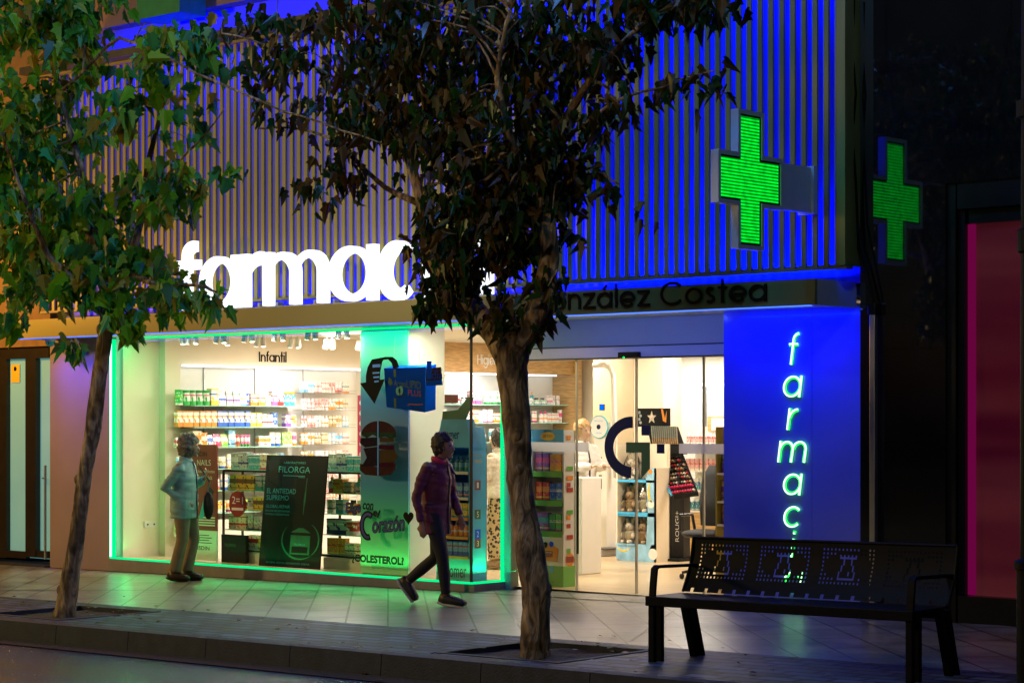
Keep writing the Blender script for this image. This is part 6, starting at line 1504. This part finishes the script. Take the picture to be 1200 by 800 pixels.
m.use('print_orange'); m.prism(F2, [(h1 - .11, z(479)), (h1 - .08, z(479)), (h1 - .05, z(490)), (h1 - .02, z(481)), (h1 - .03, z(495)), (h1 - .08, z(493))], 0, .002); m.build('header_print', T)
m = MB()
for i in range(13):
    for j in range(3): m.use('plush_tan' if j == 0 else 'steel'); x = xa(766, Ym) + .032 * i; m.tube([(x, Ym - .01 - .01 * j, z(520 - 7 * j)), (x, Ym - .02 - .01 * j, z(513 - 7 * j))], .011, 6)
m.build('testers', T)

# ------------------------------------------------------------------ body scale with round sign
Yk = 21.2; z = lambda py: onY(705, py, Yk).z
T = thing('body_scale', 'tall white weighing scale column with a round blue rimmed sign', 'scale', (xa(708, Yk), Yk, .03))
m = MB().use('plastic_white'); fb = front(0, Yk, 0); m.prism(fb, [(xa(693, Yk), .1), (xa(711, Yk), .1), (xa(710, Yk), z(495)), (xa(697, Yk), z(495))], -.22, 0); m.build('column', T)
m = MB().use('grey_frame'); m.box(xa(690, Yk - .4), xa(714, Yk - .3), Yk - .45, Yk + .25, .03, .12, .01); m.use('dark_metal'); m.box(xa(692, Yk - .4), xa(712, Yk - .4), Yk - .43, Yk - .03, .121, .13); m.build('platform', T)
m = MB().use('teal_print'); q = P2(703, 500, Yk); m.disc(fb, q[0], q[1], .152, .003, .02, 40); m.use('print_white'); m.disc(fb, q[0], q[1], .140, .0, .026, 40); m.use('print_navy'); m.disc(fb, q[0], q[1], .032, .026, .03, 20); m.use('print_sky'); m.text(fb, 'MEDICIÓN', q[0] - .07, q[1] + .07, .14, .022, .028); m.text(fb, 'CORPORAL', q[0] - .06, q[1] - .09, .12, .02, .028); m.build('round_sign', T)
m = MB().use('screen_blue'); q = P2(706, 477, Yk); m.use('black_frame'); m.fbox(fb, q[0] - .04, q[0] + .04, q[1] - .04, q[1] + .04, 0, .015); m.use('screen_blue'); m.fbox(fb, q[0] - .032, q[0] + .032, q[1] - .032, q[1] + .032, .015, .017); m.build('screen', T)
m = MB().use('plastic_white'); m.tube([(*P2(690, 428, Yk)[:1], Yk + .1, P2(690, 428, Yk)[1]), (P2(702, 428, Yk)[0], Yk + .1, P2(702, 427, Yk)[1]), (P2(709, 431, Yk)[0], Yk + .1, P2(709, 431, Yk)[1]), (P2(713, 440, Yk)[0], Yk + .1, P2(713, 440, Yk)[1]), (P2(714, 480, Yk)[0], Yk + .1, P2(714, 480, Yk)[1]), (P2(716, 560, Yk)[0], Yk + .1, P2(716, 560, Yk)[1])], .034, 12); m.build('height_arm', T, smooth=True)
m = MB().use('dark_metal'); q = P2(703, 567, Yk); m.fbox(fb, q[0] - .025, q[0] + .03, q[1] - .06, q[1] + .07, .0, .006)
for py in (536, 543, 550, 557): q = P2(704, py, Yk); m.fbox(fb, q[0] - .03, q[0] + .02, q[1] - .008, q[1] + .008, 0, .004)
m.build('control_panel', T)

# ------------------------------------------------------------------ white cabinet, armchair, office chair, back shelves
m = MB().use('plastic_white'); m.box(xa(672, 18.4), xa(695, 18.4), 18.2, 18.55, .03, 1.13, .01); solo(m, 'cabinet', (xa(684, 18.4), 18.38, .03), 'white cabinet in front of the pharmacist', 'cabinet')
c = onY(684, 640, 20.8); T = thing('armchair', 'white shell chair with wooden legs behind the door handle', 'chair', (c.x, 20.5, .03))
m = MB().use('plastic_white'); m.tube([(0, .25, .46), (0, .27, .62), (0, .30, .84)], [(.03, .24), (.035, .25), (.02, .20)], 16, up=(0, 1, 0)); m.build('backrest', T, local=True, smooth=True)
m = MB().use('plastic_white'); m.ell((0, 0, .45), (.25, .26, .05)); m.build('seat', T, local=True, smooth=True)
for s in (1, -1):
    m = MB().use('plastic_white'); m.tube([(s * .24, -.15, .47), (s * .25, 0, .62), (s * .22, .25, .64)], [(.05, .02)] * 3, 8); m.build('armrest', T, local=True, smooth=True)
    for q in (1, -1): m = MB().use('wood_light'); m.tube([(s * .13, q * .13, .42), (s * .22, q * .22, 0)], [.02, .012], 8); m.build('leg', T, local=True)
Yo = 18.7; q = onY(832, 600, Yo); T = thing('office_chair', 'black high backed office chair near the right side of the entrance', 'chair', (q.x, Yo, .03))
m = MB().use('cloth_black'); m.tube([(0, .1, .58), (0, .13, .85), (0, .16, 1.12), (0, .15, 1.25)], [(.05, .20), (.06, .24), (.055, .22), (.02, .12)], 18, up=(0, 1, 0)); m.build('backrest', T, local=True, smooth=True)
m = MB().use('cloth_black'); m.ell((0, -.12, .50), (.25, .25, .055)); m.build('seat', T, local=True, smooth=True)
for s in (1, -1): m = MB().use('dark_metal'); m.tube([(s * .26, .08, .50), (s * .28, .05, .70), (s * .27, -.2, .70), (s * .24, -.22, .52)], .018, 8); m.build('armrest', T, local=True)
m = MB().use('dark_metal'); m.tube([(0, -.05, .45), (0, -.05, .12)], .03, 10)
for k in range(5): a_ = 2 * math.pi * k / 5; m.tube([(0, -.05, .12), (.28 * math.cos(a_), -.05 + .28 * math.sin(a_), .07)], [.025, .015], 8)
m.build('base', T, local=True)
for k in range(5): a_ = 2 * math.pi * k / 5; m = MB().use('black_frame'); m.tube([(.28 * math.cos(a_) - .012, -.05 + .28 * math.sin(a_), .03), (.28 * math.cos(a_) + .012, -.05 + .28 * math.sin(a_), .03)], .03, 10); m.build('castor', T, local=True)
Yr = 21.9; x0, x1 = xa(797, Yr), xa(856, Yr); z = lambda py: onY(820, py, Yr).z
T = thing('back_shelf', 'wooden and white shelf unit with rows of pale bottles at the back right', 'shelf unit', ((x0 + x1) / 2, Yr + .2, .03))
m = MB().use('wood_light'); m.box(x0, x1, Yr, Yr + .35, .03, z(600), .004); m.use('plastic_white'); m.box(x0 - .02, x1, Yr - .02, Yr + .35, z(600), z(598)); m.box(x0, x1, Yr + .33, Yr + .35, z(598), z(500)); m.build('cabinet', T)
m = MB().use('wood_light'); m.box(xa(812, Yr), xa(844, Yr), Yr + .32, Yr + .36, z(505), z(488)); m.use('paper'); m.box(xa(817, Yr), xa(840, Yr), Yr + .31, Yr + .325, z(504), z(490)); m.build('picture_header', T)
for i, py in enumerate((520, 551, 575, 598)):
    zz = z(py); m = MB().use('plastic_white'); m.box(x0, x1, Yr + .02, Yr + .33, zz - .02, zz); m.build('shelf', T)
    row(f'{["top", "second", "third", "lowest"][i]} shelf of the back right unit', 'x', Yr + .12, x0 + .02, x1, zz + .001, [(('bottle', 'carton')[i % 2 == 1 and i < 2], *(('rose', 'white', 'red'), ('rose', 'cream', 'red'), ('teal', 'white', 'purple'), ('teal', 'white', 'navy'))[i], 2, .065, .15, 8, 'white')], RN, dmax=.08)
Yy = 17.6; x0, x1 = xa(838.5, Yy), xa(862, Yy); z = lambda py: onY(845, py, Yy).z
T = thing('side_shelf', 'olive yellow shelf unit standing beside the blue pilaster inside', 'shelf unit', ((x0 + x1) / 2, Yy + .2, .03))
m = MB().use('gold' if 'gold' in M else 'olive_print'); m.use(mat('mustard_board', (0.30, 0.24, 0.03), .5, var=.08)and 'mustard_board'); m.box(x0, x0 + .02, Yy, Yy + .3, .03, z(500)); m.box(x0 + .02, x1, Yy + .28, Yy + .3, .03, z(500)); m.build('carcass', T)
for i, py in enumerate((554, 587, 614)):
    zz = z(py); m = MB().use('plastic_white'); m.box(x0 + .02, x1, Yy, Yy + .28, zz - .02, zz); m.build('shelf', T)
    row(f'{["top", "middle", "lowest"][i]} shelf of the olive unit', 'x', Yy + .1, x0 + .03, x1, zz + .001, [('carton', ('lime', 'yellow', 'gold')[i], 'purple', 'brown', i, .10, .20, 2)], RN, dmax=.08)
